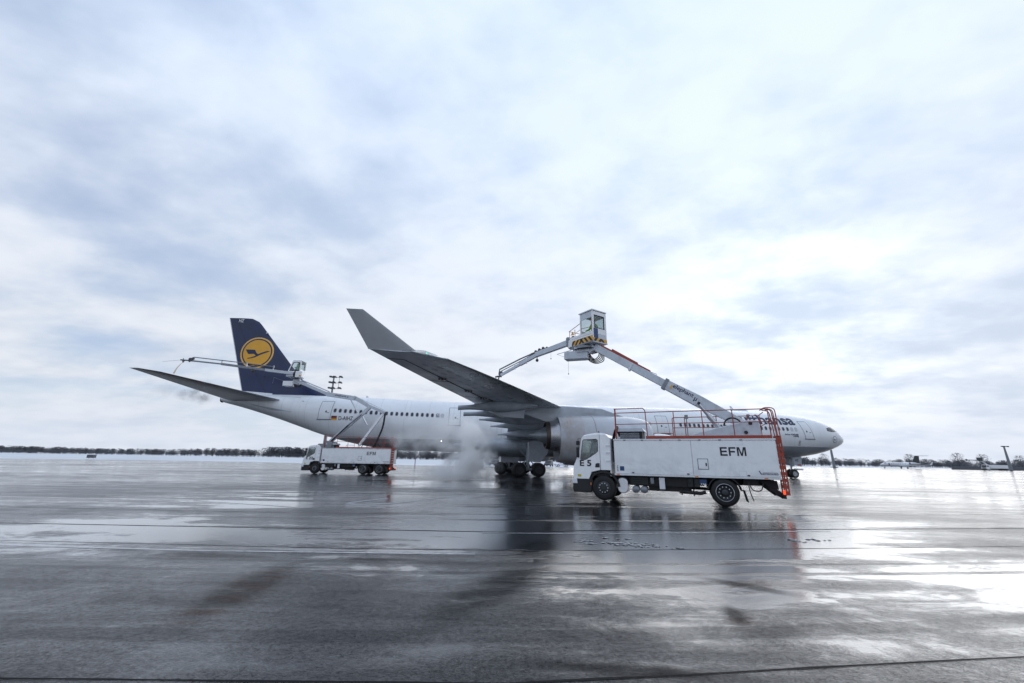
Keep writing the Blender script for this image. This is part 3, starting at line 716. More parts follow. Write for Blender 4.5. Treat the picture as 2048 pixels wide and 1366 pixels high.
# fin
FTE = lambda z: 71.9 + (z - 8.57) * .3476
FLE = lambda z: lin([(8.0, 61.9), (8.33, 62.5), (9.9, 65.3), (11.24, 66.57), (16.6, 71.22), (16.95, 71.58), (17.24, 72.3)], z)
def finsurf(s, z, off=0.0):
    a_, b_ = FLE(z), FTE(z); c = b_ - a_; q = min(1, max(0, (s - a_) / c))
    core = b_ - max(66.57 - (11.24 - z) * .887 if z < 11.24 else a_, a_)
    h = .062 * min(c, 8.4) * 1.55 * sqrt(q) * (1 - q) + .015
    return (s, h + off, z)
fm = MB(); zs = stations(7.9, 17.24, 26); qs = [0, .01, .03, .06, .1, .16, .24, .34, .45, .56, .67, .78, .88, .95, 1]
R = []
for z in zs:
    a_, b_ = FLE(z), FTE(z); r1 = [finsurf(a_ + (b_ - a_) * q, z) for q in qs]
    R.append(r1 + [(p[0], -p[1], p[2]) for p in reversed(r1)])
fm.loft(R); fin = fm.build('fin', 'fin_navy', AC, smooth=True, angle=50)
mb = MB(); mb.add([finsurf(FLE(z) + (FTE(z) - FLE(z)) * q, z, .012) for z in stations(8.6, 17.15, 10) for q in (.705, .712)], [(2 * i, 2 * i + 1, 2 * i + 3, 2 * i + 2) for i in range(10)]); mb.build('rudder_line', 'ink_black', fin)
mb = MB(); mb.add([(FTE(z) + dx, sy * .03, z) for z in stations(8.6, 17.2, 4) for dx, sy in ((-.05, 1), (.05, 0), (-.05, -1))], [(3 * i + j, 3 * i + (j + 1) % 3, 3 * i + 3 + (j + 1) % 3, 3 * i + 3 + j) for i in range(4) for j in range(3)]); mb.build('trailing_edge_strip', 'jet_white', fin)
emblem(71.02, 13.08, 1.86, finsurf, fin, 'logo_yellow', 'logo_light', 'ink_navy')
text_obj('tail_code', 'HZ', lambda x, y: finsurf(73.78 - x, 16.72 + y, .02), 'ink_white', fin, width=.62, bold=.02, height=.40, shear=.15)
mb = MB(); mb.box(70.1, 70.35, .2, .36, 15.42, 15.52); mb.build('logo_light', 'jet_white', fin)
# plate at the fin base
mb = MB(); mb.loft([[(s, .5 * (1 - abs(s - 71) / 5), z) for z in (7.9, 8.55 - abs(s - 71.3) * .05)] + [(s, -.5 * (1 - abs(s - 71) / 5), z) for z in (8.55 - abs(s - 71.3) * .05, 7.9)] for s in stations(68, 73, 8)]); mb.build('fin_root_fairing', 'fuselage_paint', AC, smooth=True)

# wings, winglets and tailplane share one section builder
def foil(le, te, t, zl, zt, th, tilt=(0, 1), n=12):
    """closed section; tilt = unit (y,z) direction of the thickness"""
    up, lo = [], []
    for i in range(n + 1):
        q = .5 - .5 * cos(pi * i / n); h = th * (1.48 * sqrt(q) - .63 * q - 1.76 * q * q + 1.42 * q ** 3 - .51 * q ** 4) * 1.0
        s = le + (te - le) * q; z = zl + (zt - zl) * q
        up.append((s, t - tilt[0] * h, z + tilt[1] * h)); lo.append((s, t + tilt[0] * h * .9, z - tilt[1] * h * .9))
    return up + lo[::-1][1:-1]
WLE = lambda t: 27.5 + .7204 * (t - 2.8)
WTE = lambda t: 50.4 - (31 - t) * .395 if t > 11 else 42.5 - (11 - t) * .06
WZL = [(0, 3.45), (2.8, 3.75), (11, 4.60), (17, 5.12), (19.7, 5.33), (23.8, 5.66), (26.6, 5.87), (29.1, 6.00), (30.8, 6.08)]
WZT = [(0, 3.75), (2.8, 4.0), (11, 4.9), (19.4, 5.50), (24.8, 5.76), (28.4, 5.97), (30.8, 6.14)]
def mirror(ring, sg): return [(p[0], p[1] * sg, p[2]) for p in ring]
WINGS = []
for sg in (1, -1):
    R = []
    for t in [1.5, 2.8, 5, 8, 11, 13, 15, 17, 19, 21, 23, 25, 27, 28.5, 29.8, 30.6, 30.8]:
        le, te = WLE(t), WTE(t)
        if t > 30: le += (t - 30) * 1.0
        R.append(mirror(foil(le, te, t, lin(WZL, t), lin(WZT, t), .052 * (te - le) * (1.25 if t < 12 else 1.0)), sg))
    mb = MB(); mb.loft(R); w = mb.build('wing', 'wing_grey', AC, smooth=True, angle=40); WINGS.append(w)
    # leading edge slat: a bright lip standing just proud of the nose of the wing
    R = []
    for t in [7, 10, 13, 16, 19, 22, 25, 28, 29.8]:
        le, te = WLE(t), WTE(t); f = foil(le - .03, te, t, lin(WZL, t), lin(WZT, t), .054 * (te - le) + .012)
        R.append(mirror(f[-5:] + f[:6], sg))
    mb = MB(); mb.loft(R, caps=False, closed=False); mb.build('slat', 'wing_silver', w, smooth=True)
    # winglet
    R = []
    for k in stations(0, 1, 6):
        le = 48.3 + (50.39 - 48.3) * k; te = 50.32 + (51.06 - 50.32) * k; t = 30.78 + 1.25 * k; z = 6.12 + 1.36 * k
        R.append(mirror(foil(le, te, t, z, z, .035 * (te - le), (.74, .67)), sg))
    mb = MB(); mb.loft(R); mb.build('winglet', 'winglet_grey', w, smooth=True, angle=40)
    mb = MB(); mb.loft([mirror(foil(WLE(t) + .06, WLE(t) + 1.15, t, lin(WZL, t) + .0, lin(WZL, t) + .03, .085), sg) for t in (30.3, 30.9)]); mb.build('light_housing', 'lens_glass', w, smooth=True)
    if sg > 0:
        mb = MB(); mb.ball((47.85, 30.62, 6.07), .03); mb.build('navigation_light', 'lamp_green', w)
    # aileron and flap gaps, service marks under the wing
    mb = MB()
    def under(t, q, off=.012):
        le, te = WLE(t), WTE(t); th = .052 * (te - le) * (1.25 if t < 12 else 1.0); h = th * (1.48 * sqrt(q) - .63 * q - 1.76 * q * q + 1.42 * q ** 3 - .51 * q ** 4) * .9
        return (le + (te - le) * q, sg * t, lin(WZL, t) + (lin(WZT, t) - lin(WZL, t)) * q - h - off)
    for ta, tb, qa, qb, wd in ((12, 21.4, .70, .68, .012), (21.6, 29.5, .74, .72, .012)):
        ts = stations(ta, tb, 14); mb.add([under(t, qa + (qb - qa) * i / 14 + e) for i, t in enumerate(ts) for e in (-wd, wd)], [(2 * i, 2 * i + 1, 2 * i + 3, 2 * i + 2) for i in range(14)])
    for t in (21.5, 25.6, 29.55):
        ts = stations(.71, .99, 5); mb.add([under(t + e, q) for q in ts for e in (-.035, .035)], [(2 * i, 2 * i + 1, 2 * i + 3, 2 * i + 2) for i in range(5)])
    mb.build('flap_gap', 'chassis_black', w)
    # hinge fittings
    for t, q in ((26.3, .74), (23.6, .72), (21.6, .72)):
        p = under(t, q, 0); mb = MB()
        for k in range(3): mb.box(p[0] - .25 + k * .16, p[0] - .13 + k * .16, p[1] - .05 - .03 * (k % 2), p[1] + .05, p[2] - .08 - .03 * (k % 2), p[2] + .02)
        mb.build('hinge_fitting', 'burnt_metal', w)
    if sg > 0:
        for row, (q0, n0) in enumerate(((.40, 22), (.56, 22))):
            for k in range(n0):
                t = 13.0 + .74 * k + .3 * row; mb = MB(); ch = WTE(t) - WLE(t)
                mb.add([under(t + .21 * cos(2 * pi * i / 14), q0 + .125 * sin(2 * pi * i / 14) / ch, .006) for i in range(14)], [tuple(range(14))]); mb.build('access_panel', 'door_grey', w)
    for t, q in ((27.6, .3), (28.2, .55), (24.5, .25), (22.2, .3)):
        p = under(t, q, 0); mb = MB(); mb.ball(p, .05, 8, 5, (1, 1, .4)); mb.build('drain_cap', 'ink_white', w)

def fairing(t, s_tip, z_tip, length, hw, hh, drop=.35, blunt=.10):
    R = []; n = 16; sf = s_tip - length
    for i in range(15):
        k = i / 14; s = s_tip - length * k
        g_ = min(1, (k / .55)) ** .8 if k < .55 else 1.0 - .9 * ((k - .55) / .45) ** 2
        g_ = max(blunt, g_) if k < .5 else max(.07, g_); tb = WTE(t) ; zw = lin(WZT, t) - .1
        zc = z_tip + (min(zw, z_tip + .5) - drop - z_tip) * min(1, k * 1.6) + (.12 * (k - .5) if k > .5 else 0)
        R.append([(s, t + hw * g_ * cos(2 * pi * j / n), zc + hh * g_ * sin(2 * pi * j / n)) for j in range(n)])
    mb = MB(); mb.loft(R); return mb.build('flap_track_fairing', 'fairing_grey', AC, smooth=True, angle=50)
for sg in (1, -1):
    for t, s, z, l, hw, hh in ((20.6, 46.75, 4.92, 5.4, .34, .42), (17.5, 46.45, 4.84, 6.0, .34, .42), (14.9, 45.25, 4.70, 6.2, .36, .46), (12.2, 44.2, 4.40, 6.4, .38, .48), (8.0, 43.3, 3.95, 6.4, .42, .52)):
        o = fairing(t, s, z, l, hw, hh, .25, .38 if t > 16 else .14)
        if sg < 0: o.scale = (1, -1, 1)
# lowered flap panel edge inboard of the outer fairing
mb = MB(); mb.prism([(45.7, 5.28), (44.6, 4.80), (43.7, 4.42), (42.25, 4.33), (42.2, 4.85), (41.2, 5.2), (42.5, 5.3)], 19.55, 20.35); mb.build('flap_panel', 'fairing_grey', AC, bevel=.03)

# tailplane
for sg in (1, -1):
    R = []
    for k in [0, .08, .2, .35, .5, .65, .8, .92, .98, 1]:
        t = .9 + 10.0 * k; le = 66.3 + (74.2 - 66.3) * k + (.6 * max(0, k - .92) / .08); te = 72.6 + (75.6 - 72.6) * k; z = 7.42 + (8.78 - 7.42) * k
        R.append(mirror(foil(le, te, t, z, z, .058 * (te - le)), sg))
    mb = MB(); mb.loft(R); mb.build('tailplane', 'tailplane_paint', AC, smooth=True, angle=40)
mb = MB(); mb.add([skin(s, z, .02) for s, z in ((64.9, 7.9), (64.2, 7.4), (64.4, 6.75), (65.4, 6.25), (67.6, 6.4), (70.0, 7.0), (69.5, 7.6), (67.0, 8.0))], [tuple(range(8))])
mb.build('tailplane_root_plate', 'fairing_grey', AC)

# engines
def engine(t, s0, zc, sg=1):
    n = 48
    root = MB(); k = s0 - 33.2
    root.lathe([(33.75, 1.16), (33.4, 1.18), (33.22, 1.26), (33.2, 1.33), (33.26, 1.42), (33.5, 1.52), (34.0, 1.61), (34.8, 1.67), (36, 1.69), (37.3, 1.68), (38.6, 1.64), (39.78, 1.57), (39.8, 1.54), (39.2, 1.50), (38.6, 1.42)], (k, t * sg, zc), (1, 0, 0), n)
    na = root.build('engine_nacelle', 'nacelle_paint', AC, smooth=True, angle=50)
    mb = MB(); mb.lathe([(33.75, 1.155), (34.6, 1.17), (34.6, .02)], (k, t * sg, zc), (1, 0, 0), n); mb.build('fan', 'burnt_metal', na, smooth=True)
    mb = MB(); mb.lathe([(38.4, 1.36), (39.3, 1.28), (39.9, 1.10), (40.35, .98)], (k, t * sg, zc + .25), (1, 0, 0), n); c = mb.build('core_cowl', 'hot_metal', na, smooth=True)
    mb = MB(); mb.lathe([(39.55, 1.215), (39.58, 1.225), (39.61, 1.205)], (k, t * sg, zc + .25), (1, 0, 0), n); mb.build('cowl_band', 'burnt_metal', c, smooth=True)
    mb = MB(); mb.lathe([(40.33, .985), (40.62, .90), (40.63, .84), (40.2, .80), (40.1, .3)], (k, t * sg, zc + .25), (1, 0, 0), n); mb.build('core_nozzle', 'burnt_metal', na, smooth=True)
    mb = MB(); mb.lathe([(40.1, .66), (40.6, .60), (41.2, .33), (41.7, .08), (41.76, .01)], (k, t * sg, zc + .25), (1, 0, 0), n); mb.build('exhaust_plug', 'plug_metal', na, smooth=True)
    mb = MB(); mb.lathe([(38.6, 1.42), (38.5, 1.30)], (k, t * sg, zc), (1, 0, 0), n); mb.build('bypass_duct', 'burnt_metal', na)
    zw = lin(WZL, t); mb = MB(); d = 39.3 - WLE(t) - k
    mb.prism([(k + 34.6, zc + 1.60), (k + 36.5, zw - .02), (k + 39.3, zw + .1), (k + 43.4, zw - .18), (k + 42.4, zw - .45), (k + 40.6, zc + 1.15), (k + 39.0, zc + 1.25), (k + 37, zc + 1.5)], t * sg - .22, t * sg + .22)
    mb.build('pylon', 'fairing_grey', AC, bevel=.06)
engine(19.2, 33.2, 3.07); engine(9.4, 26.4, 2.62); engine(19.2, 33.2, 3.07, -1); engine(9.4, 26.4, 2.62, -1)

# landing gear
def tyre_prof(r, w): return [(-w / 2, r * .58), (-w / 2, r * .80), (-w * .44, r * .93), (-w * .28, r * .99), (0, r), (w * .28, r * .99), (w * .44, r * .93), (w / 2, r * .80), (w / 2, r * .58)]
def ac_wheel(s, t, r=.69, w=.50):
    mb = MB(); mb.lathe(tyre_prof(r, w), (s, t, r + .002), (0, 1, 0), 32); wh = mb.build('wheel', 'rubber', AC, smooth=True, angle=60)
    mb = MB()
    for sg in (1, -1): mb.lathe([(sg * w * .46, r * .6), (sg * w * .30, r * .5), (sg * w * .28, r * .24), (sg * w * .42, r * .2), (sg * w * .42, .01)], (s, t, r + .002), (0, 1, 0), 24)
    mb.build('rim', 'rim_steel' if r > .6 else 'gear_metal', wh, smooth=True)
def bogie(s, t, half, ax, top=3.4):
    for q in (-ax, ax):
        for v in (-half, half): ac_wheel(s + q, t + v)
    mb = MB(); mb.tube([(s - ax, t, .70), (s + ax, t, .70)], .15, 12)
    for q in (-ax, ax): mb.tube([(s + q, t - half, .69), (s + q, t + half, .69)], .10, 10)
    mb.build('bogie_beam', 'gear_metal', AC, smooth=True)
    mb = MB(); mb.tube([(s, t, .75), (s, t, 1.5)], .13, 14); mb.tube([(s, t, 1.45), (s - .15, t, top)], .21, 16); mb.tube([(s, t, 1.7), (s + 1.2, t, 3.0)], .07, 8); mb.tube([(s, t, 1.9), (s, t - 1.6 * (1 if t > 0 else -1 if t < 0 else 0), 3.2)], .08, 8)
    mb.tube([(s - .8, t, .9), (s - .2, t, 1.6)], .05, 8); mb.tube([(s + .2, t + .12, .8), (s + .45, t + .12, 1.25), (s + .2, t + .12, 1.7)], .05, 8)
    for q in (.16, -.16): mb.tube(fillet([(s + .1, t + q, 2.6), (s + .25, t + q, 1.7), (s + .1, t + q, 1.1), (s + .8, t + q, .9)], .3), .022, 6)
    mb.build('gear_leg', 'gear_metal', AC, smooth=True)
bogie(39.95, 5.35, .70, .98); bogie(39.95, -5.35, .70, .98); bogie(41.45, 0, .55, .95, 2.4)
mb = MB(); mb.prism([(38.15, 3.45), (39.85, 3.5), (40.12, 1.62), (39.5, 1.42), (38.85, 1.40), (38.1, 2.3)], 6.28, 6.36); mb.build('gear_door', 'door_grey', AC, bevel=.02)
mb = MB(); mb.prism([(38.15, 3.45), (39.85, 3.5), (40.12, 1.62), (39.5, 1.42), (38.85, 1.40), (38.1, 2.3)], -6.36, -6.28); mb.build('gear_door', 'door_grey', AC, bevel=.02)
mb = MB(); mb.prism([(40.4, 2.4), (42.4, 2.4), (42.3, 1.35), (40.5, 1.3)], .95, 1.0); mb.prism([(40.4, 2.4), (42.4, 2.4), (42.3, 1.35), (40.5, 1.3)], -1.0, -.95); mb.build('gear_door', 'door_grey', AC, bevel=.02)
for v in (-.30, .30): ac_wheel(6.9, v, .52, .36)
mb = MB(); mb.tube([(6.9, -.3, .52), (6.9, .3, .52)], .08, 10); mb.tube([(6.9, 0, .5), (6.9, 0, 1.4)], .09, 12); mb.tube([(6.9, 0, 1.3), (6.75, 0, 2.7)], .14, 14); mb.tube([(6.9, 0, 1.5), (8.3, 0, 2.4)], .06, 8); mb.tube([(6.9, .1, .7), (7.25, .1, 1.05), (6.9, .1, 1.4)], .04, 8); mb.build('gear_leg', 'gear_metal', AC, smooth=True)
for v in (-.62, .56): mb = MB(); mb.prism([(5.85, 2.5), (7.05, 2.45), (7.0, 1.5), (6.0, 1.35)], v, v + .05); d = mb.build('gear_door', 'door_grey', AC, bevel=.015)
text_obj('door_code', 'HZ', lambda x, y: (6.75 - x, .625, 1.95 + y), 'ink_black', AC, width=.42, bold=.02, height=.26)
mb = MB(); mb.box(6.1, 6.55, .615, .63, 1.48, 1.62); mb.build('door_flash', 'flag_red', AC)
mb = MB(); mb.box(5.6, 6.4, -.3, .3, .92, 1.12); mb.tube([(6.3, 0, 1.0), (6.85, 0, 1.0)], .05, 8); mb.build('tow_fitting', 'jet_white', AC, bevel=.02)

# ------------------------------------------------------------------ de-icing trucks (local axes: x back from the bumper, y away from the near side, z up)
def truck_wheel(T, u, v, r=.52, w=.30, dual=False, side=-1):
    mb = MB(); W = .62 if dual else w; vc = v + (W / 2 if side < 0 else -W / 2)
    if dual:
        for q in (-.165, .165): mb.lathe(tyre_prof(r, .29), (u, vc + q, r), (0, 1, 0), 36)
    else: mb.lathe(tyre_prof(r, w), (u, vc, r), (0, 1, 0), 36)
    wh = mb.build('wheel', 'rubber', T, smooth=True, angle=50)
    mb = MB(); f = v; s = -side
    if dual: mb.lathe([(0, .60 * r), (s * .02, .62 * r), (s * .05, .57 * r), (s * .14, .50 * r), (s * .16, .30 * r), (s * .02, .22 * r), (0, .15 * r), (0, .01)], (u, f, r), (0, 1, 0), 28)
    else: mb.lathe([(0, .60 * r), (s * .02, .62 * r), (s * .03, .54 * r), (s * -.01, .42 * r), (s * -.03, .30 * r), (s * -.03, .2 * r), (s * -.07, .16 * r), (s * -.07, .01)], (u, f, r), (0, 1, 0), 28)
    rim = mb.build('rim', 'rim_steel', wh, smooth=True)
    mb = MB()
    for k in range(10):
        a = 2 * pi * k / 10; rr = (.40 if dual else .36) * r; p = (u + rr * cos(a), f + (s * .135 if dual else -s * .02), r + rr * sin(a)); mb.tube([(p[0], p[1], p[2]), (p[0], p[1] - s * .05, p[2])], .020, 6)
    mb.build('wheel_nuts', 'alloy', wh)
    if dual:
        mb = MB(); mb.lathe([(-.004 * s, .60 * r), (-.012 * s, .615 * r), (-.004 * s, .635 * r)], (u, f, r), (0, 1, 0), 28); mb.build('rim_ring', 'alloy', wh, smooth=True)

def make_truck(loc, rz, label, code, axles, box_end, group):
    T = empty('deicing_truck', loc, rz, label, 'de-icing truck', group)
    # --- cab
    outer = [(.03, .86), (.05, 1.42), (.30, 1.98), (.43, 2.62), (.52, 2.73), (1.16, 2.80), (1.24, 2.80), (1.24, 2.0), (1.24, 1.25), (.85, 1.16), (.72, .86)]
    inner = [(.40, 1.70), (.38, 1.74), (.42, 2.0), (.50, 2.48), (.54, 2.54), (1.08, 2.56), (1.15, 2.52), (1.15, 2.06), (1.05, 1.96), (.66, 1.72), (.60, 1.70)]
    for k, (v0, v1) in enumerate(((.03, .10), (2.40, 2.47))):
        mb = MB(); mb.ring(outer, inner, v0, v1); d = mb.build('cab_door', 'cab_white', T, bevel=.012)
        mb = MB(); mb.prism(inner, (v0 + v1) / 2 - .006, (v0 + v1) / 2 + .006); mb.build('side_window', 'cab_glass', d)
        fr = [(x + (x - .78) * .03, z + (z - 2.1) * .03) for x, z in inner]; vv = v0 - .006 if k == 0 else v1
        mb = MB(); mb.ring([(x + (x - .78) * .07, z + (z - 2.1) * .06) for x, z in inner], inner, vv, vv + .006); mb.build('window_seal', 'black_plastic', d)
        if k == 0:
            mb = MB(); mb.prism([(1.02, 1.36), (1.04, 1.50), (1.10, 1.54), (1.22, 1.54), (1.22, 1.36)], v0 - .012, v0 + .01); mb.build('door_handle', 'ink_black', d)
            text_obj('fleet_number', code, lambda x, y: (.33 + x, v0 - .006, 1.40 + y), 'ink_black', d, height=.27, width=.52 if len(code) < 4 else .72, bold=.03)
            mb = MB(); mb.box(.22, .38, v0 - .006, v0, .95, 1.05); mb.build('sticker', 'sign_yellow', d)
    # rear side quarter (behind the door)
    for v0, v1 in ((.05, .11), (2.39, 2.45)):
        mb = MB(); mb.prism([(1.255, 1.25), (1.255, 2.795), (1.50, 2.78), (1.66, 2.62), (1.70, 2.5), (1.72, 1.25)], v0, v1); mb.build('cab_quarter', 'cab_white', T, bevel=.012)
    mb = MB(); mb.loft([[(x, v, z) for v in (.10, .16, 2.34, 2.40)] + [(x2, v, z2) for v in (2.40, 2.34, .16, .10)] for x, z, x2, z2 in ((.43, 2.63, .46, 2.56), (.53, 2.76, .56, 2.66), (.9, 2.84, .9, 2.72), (1.2, 2.87, 1.2, 2.74), (1.5, 2.82, 1.5, 2.72), (1.68, 2.63, 1.64, 2.56))])
    mb.build('cab_roof', 'cab_white', T, smooth=True, bevel=.02)
    mb = MB(); mb.prism([(1.66, 1.0), (1.66, 2.6), (1.72, 2.6), (1.72, 1.0)], .11, 2.39); mb.build('cab_back', 'cab_white', T)
    mb = MB(); mb.box(1.30, 1.62, -.0, .04, 2.42, 2.74); mb.v = []; mb.f = []
    for z in (1.60, 1.95, 2.25): mb.box(1.52, 1.70, .02, .045, z, z + .06)
    mb.build('quarter_vents', 'alloy', T)
    # windscreen and front panel
    mb = MB(); mb.add([(.315, .10, 2.0), (.315, 2.4, 2.0), (.44, 2.4, 2.62), (.44, .10, 2.62), (.33, .10, 2.0), (.33, 2.4, 2.0), (.455, 2.4, 2.62), (.455, .10, 2.62)], [(0, 1, 2, 3), (7, 6, 5, 4), (0, 4, 5, 1), (1, 5, 6, 2), (2, 6, 7, 3), (3, 7, 4, 0)]); mb.build('windscreen', 'cab_glass', T)
    mb = MB(); mb.loft([[(x, v, z) for v in (.10, 1.25, 2.40)] + [(x + .05, v, z) for v in (2.40, 1.25, .10)] for x, z in ((.03, .86), (.0, 1.1), (.03, 1.42), (.30, 1.99))]); mb.build('front_panel', 'cab_white', T, smooth=True)
    mb = MB(); mb.prism([(.0, .30), (-.03, .45), (-.01, .86), (.9, .86), (.86, .62), (.80, .30)], .04, 2.46); mb.build('bumper', 'black_plastic', T, bevel=.03)
    for v in (.02, 2.22):
        mb = MB(); mb.prism([(-.05, .66), (-.05, .88), (.17, .88), (.20, .66)], v, v + .26); mb.build('headlamp', 'jet_white', T, bevel=.02)
        mb = MB(); mb.prism([(.78, .62), (.78, .72), (.82, .72), (.82, .62)], v - .0 if v < 1 else 2.48, v + .02 if v < 1 else 2.5); mb.build('side_marker', 'orange_lens', T)
    for v in (-.05, 2.41):
        mb = MB(); mb.box(.20, .34, v, v + .14, 2.32, 2.50); mb.box(.20, .32, v, v + .15, 1.78, 2.22); mb.tube([(.40, v + .08, 2.62), (.28, v + .07, 2.6), (.27, v + .07, 1.76)], .015, 6); mb.build('mirror', 'black_plastic', T, bevel=.02)
    # interior
    mb = MB()
    for v in (.35, 1.55): mb.box(.95, 1.45, v, v + .55, 1.15, 1.45); mb.box(1.32, 1.50, v + .03, v + .52, 1.4, 2.15); mb.box(1.36, 1.47, v + .15, v + .40, 2.15, 2.38)
    mb.build('seat', 'seat_cloth', T, bevel=.05)
    mb = MB(); mb.prism([(.36, 1.3), (.36, 1.72), (.6, 1.66), (.62, 1.3)], .12, 2.38); mb.build('dashboard', 'black_plastic', T, bevel=.03)
    mb = MB(); ring = [(.70 + .10 * cos(a) , .62 + .22 * sin(a), 1.78 + .14 * cos(a) * 1.3) for a in [2 * pi * k / 24 for k in range(25)]]; mb.tube(ring, .016, 6, False); mb.tube([(.70, .62, 1.78), (.52, .62, 1.62)], .03, 8); mb.build('steering_wheel', 'black_plastic', T)
    mb = MB(); mb.box(.75, 1.66, .11, 2.39, 1.0, 1.1); mb.build('cab_floor', 'chassis_black', T)
    # wheel arch
    mb = MB(); A = arc((axles[0], .52), .70, 168, 5, 14); B = arc((axles[0], .52), .62, 168, 5, 14); P = A + B[::-1]
    for v0, v1 in ((.01, .40), (2.1, 2.49)):
        mb = MB(); n = len(A); mb.add([(p[0], v, p[1]) for v in (v0, v1) for p in A + B], [(i, i + 1, n + i + 1, n + i) for i in range(n - 1)] + [(2 * n + i, 3 * n + i, 3 * n + i + 1, 2 * n + i + 1) for i in range(n - 1)] + [(i, 2 * n + i, 2 * n + i + 1, i + 1) for i in range(n - 1)] + [(n + i, n + i + 1, 3 * n + i + 1, 3 * n + i) for i in range(n - 1)] + [(0, n, 3 * n, 2 * n), (n - 1, 3 * n - 1, 4 * n - 1, 2 * n - 1)])
        mb.build('front_fender', 'black_plastic', T, smooth=True)
    for u in axles[1:]:
        mb = MB(); A = arc((u, .52), .62, 170, 8, 14); B = arc((u, .52), .58, 170, 8, 14); n = len(A)
        for v0, v1 in ((.0, .66), (1.84, 2.5)):
            mb = MB(); mb.add([(p[0], v, p[1]) for v in (v0, v1) for p in A + B], [(i, i + 1, n + i + 1, n + i) for i in range(n - 1)] + [(2 * n + i, 3 * n + i, 3 * n + i + 1, 2 * n + i + 1) for i in range(n - 1)] + [(i, 2 * n + i, 2 * n + i + 1, i + 1) for i in range(n - 1)] + [(n + i, n + i + 1, 3 * n + i + 1, 3 * n + i) for i in range(n - 1)] + [(0, n, 3 * n, 2 * n), (n - 1, 3 * n - 1, 4 * n - 1, 2 * n - 1)])
            mb.build('rear_fender', 'black_plastic', T, smooth=True)
        mb = MB(); mb.prism([(u + .66, .62), (u + .70, .62), (u + .78, .20), (u + .74, .20)], .03, .6); mb.build('mud_flap', 'rubber', T)
    truck_wheel(T, axles[0], .02); truck_wheel(T, axles[0], 2.48, side=1)
    for u in axles[1:]: truck_wheel(T, u, .02, dual=True); truck_wheel(T, u, 2.48, dual=True, side=1)
    mb = MB(); mb.box(.5, box_end - .15, .75, .85, .78, 1.02); mb.box(.5, box_end - .15, 1.65, 1.75, .78, 1.02)
    for u in axles: mb.tube([(u, .3, .52), (u, 2.2, .52)], .09, 10); mb.ball((u, 1.25, .52), .22)
    mb.tube([(1.6, 1.25, .7), (axles[1], 1.25, .55)], .06, 8); mb.box(.3, 1.7, .8, 1.7, .45, 1.0); mb.box(1.9, axles[1] - .7, .45, 2.05, .72, 1.04); mb.box(2.45, axles[1] - .95, .22, .7, .66, 1.04); mb.box(3.2, axles[1] - 1.2, .35, .9, .46, .8); mb.box(axles[-1] + .7, box_end - .75, .3, .75, .80, 1.04)
    mb.build('chassis', 'chassis_black', T)
    # side gear under the box, near side
    o = MB(); o.prism(rrect(.44, .64, .20, 5), 0, 1); o.v = [(x + 2.16, .10 + y * .62, z + .64) for x, y, z in o.v]; o.build('fuel_tank', 'alloy', T, bevel=.03)
    for u in (2.68, 3.02):
        mb = MB(); mb.lathe([(0, .01), (.01, .10), (.05, .15), (.5, .15), (.55, .1), (.56, .01)], (u, .14, .50), (0, 1, 0), 20); mb.build('air_tank', 'dull_steel', T, smooth=True)
    mb = MB(); mb.box(2.52, 3.22, .12, .6, .68, 1.0)
    for k in range(3): mb.box(2.56, 3.16, .10, .12, .72 + k * .09, .77 + k * .09)
    mb.build('battery_box', 'black_plastic', T, bevel=.01)
    mb = MB(); mb.box(3.30, 3.46, .10, .3, .72, 1.0); mb.build('filter_bowl', 'dull_steel', T, bevel=.04)
    mb = MB(); mb.box(3.66, 3.88, .07, .10, .55, 1.0); mb.build('number_plate_board', 'jet_white', T, bevel=.008)
    for u, z in ((4.75, .45), (5.0, .45)): 
        mb = MB(); mb.box(u, u + .2, .12, .5, z + .22, 1.0); mb.box(u + .03, u + .14, .10, .12, z + .35, z + .5); mb.build('valve_block', 'black_plastic', T, bevel=.01)
    mb = MB(); mb.tube([(4.4, .25, .48), (5.2, .25, .44), (5.4, .25, .5)], .07, 8); mb.tube([(4.5, .2, .35), (4.5, .2, .6)], .03, 6); mb.tube([(4.95, .2, .33), (4.95, .2, .6)], .03, 6); mb.build('drain_pipe', 'chassis_black', T)
    mb = MB(); mb.box(5.20, 5.46, .08, .10, .82, .98); mb.build('socket_plate', 'sign_blue', T)
    for k in range(3): mb = MB(); mb.ball((5.26 + .07 * k, .08, .80), .03); mb.build('socket', 'jet_white', T)
    mb = MB(); mb.tube(fillet([(box_end - 1.1, .2, .95), (box_end - 1.0, .15, .62), (box_end - .7, .15, .6), (box_end - .6, .2, .9)], .2), .022, 6); mb.tube(fillet([(axles[-1] + .85, .2, .9), (axles[-1] + .88, .1, .5), (axles[-1] + .96, .12, .25)], .2), .02, 6); mb.build('hanging_hose', 'hose_black', T)
    mb = MB(); mb.prism([(box_end - .75, 1.0), (box_end - .1, 1.0), (box_end - .08, .68), (box_end - .3, .72)], .4, .5); mb.beam((box_end - .35, .45, .75), (box_end + .05, .45, .42), .08, .18); mb.beam((box_end - .35, 2.05, .75), (box_end + .05, 2.05, .42), .08, .18); mb.box(box_end - .02, box_end + .08, .08, 2.42, .38, .52); mb.build('rear_underrun_bar', 'chassis_black', T, bevel=.01)
    for v in (.06, 2.28):
        mb = MB(); mb.box(box_end + .0, box_end + .06, v - .02, v + .14, .53, .68); mb.build('tail_lamp', 'lamp_red', T, bevel=.01)
    # --- body box: side panels with a seam, top and bottom rails
    seam = 1.88 + (box_end - 1.88) * .51
    for v0, v1 in ((.0, .05), (2.45, 2.5)):
        for a_, b_ in ((1.90, seam - .006), (seam + .006, box_end - .02)):
            mb = MB(); mb.box(a_, b_, v0, v1, 1.135, 2.50); mb.build('side_panel', 'truck_white', T, bevel=.006)
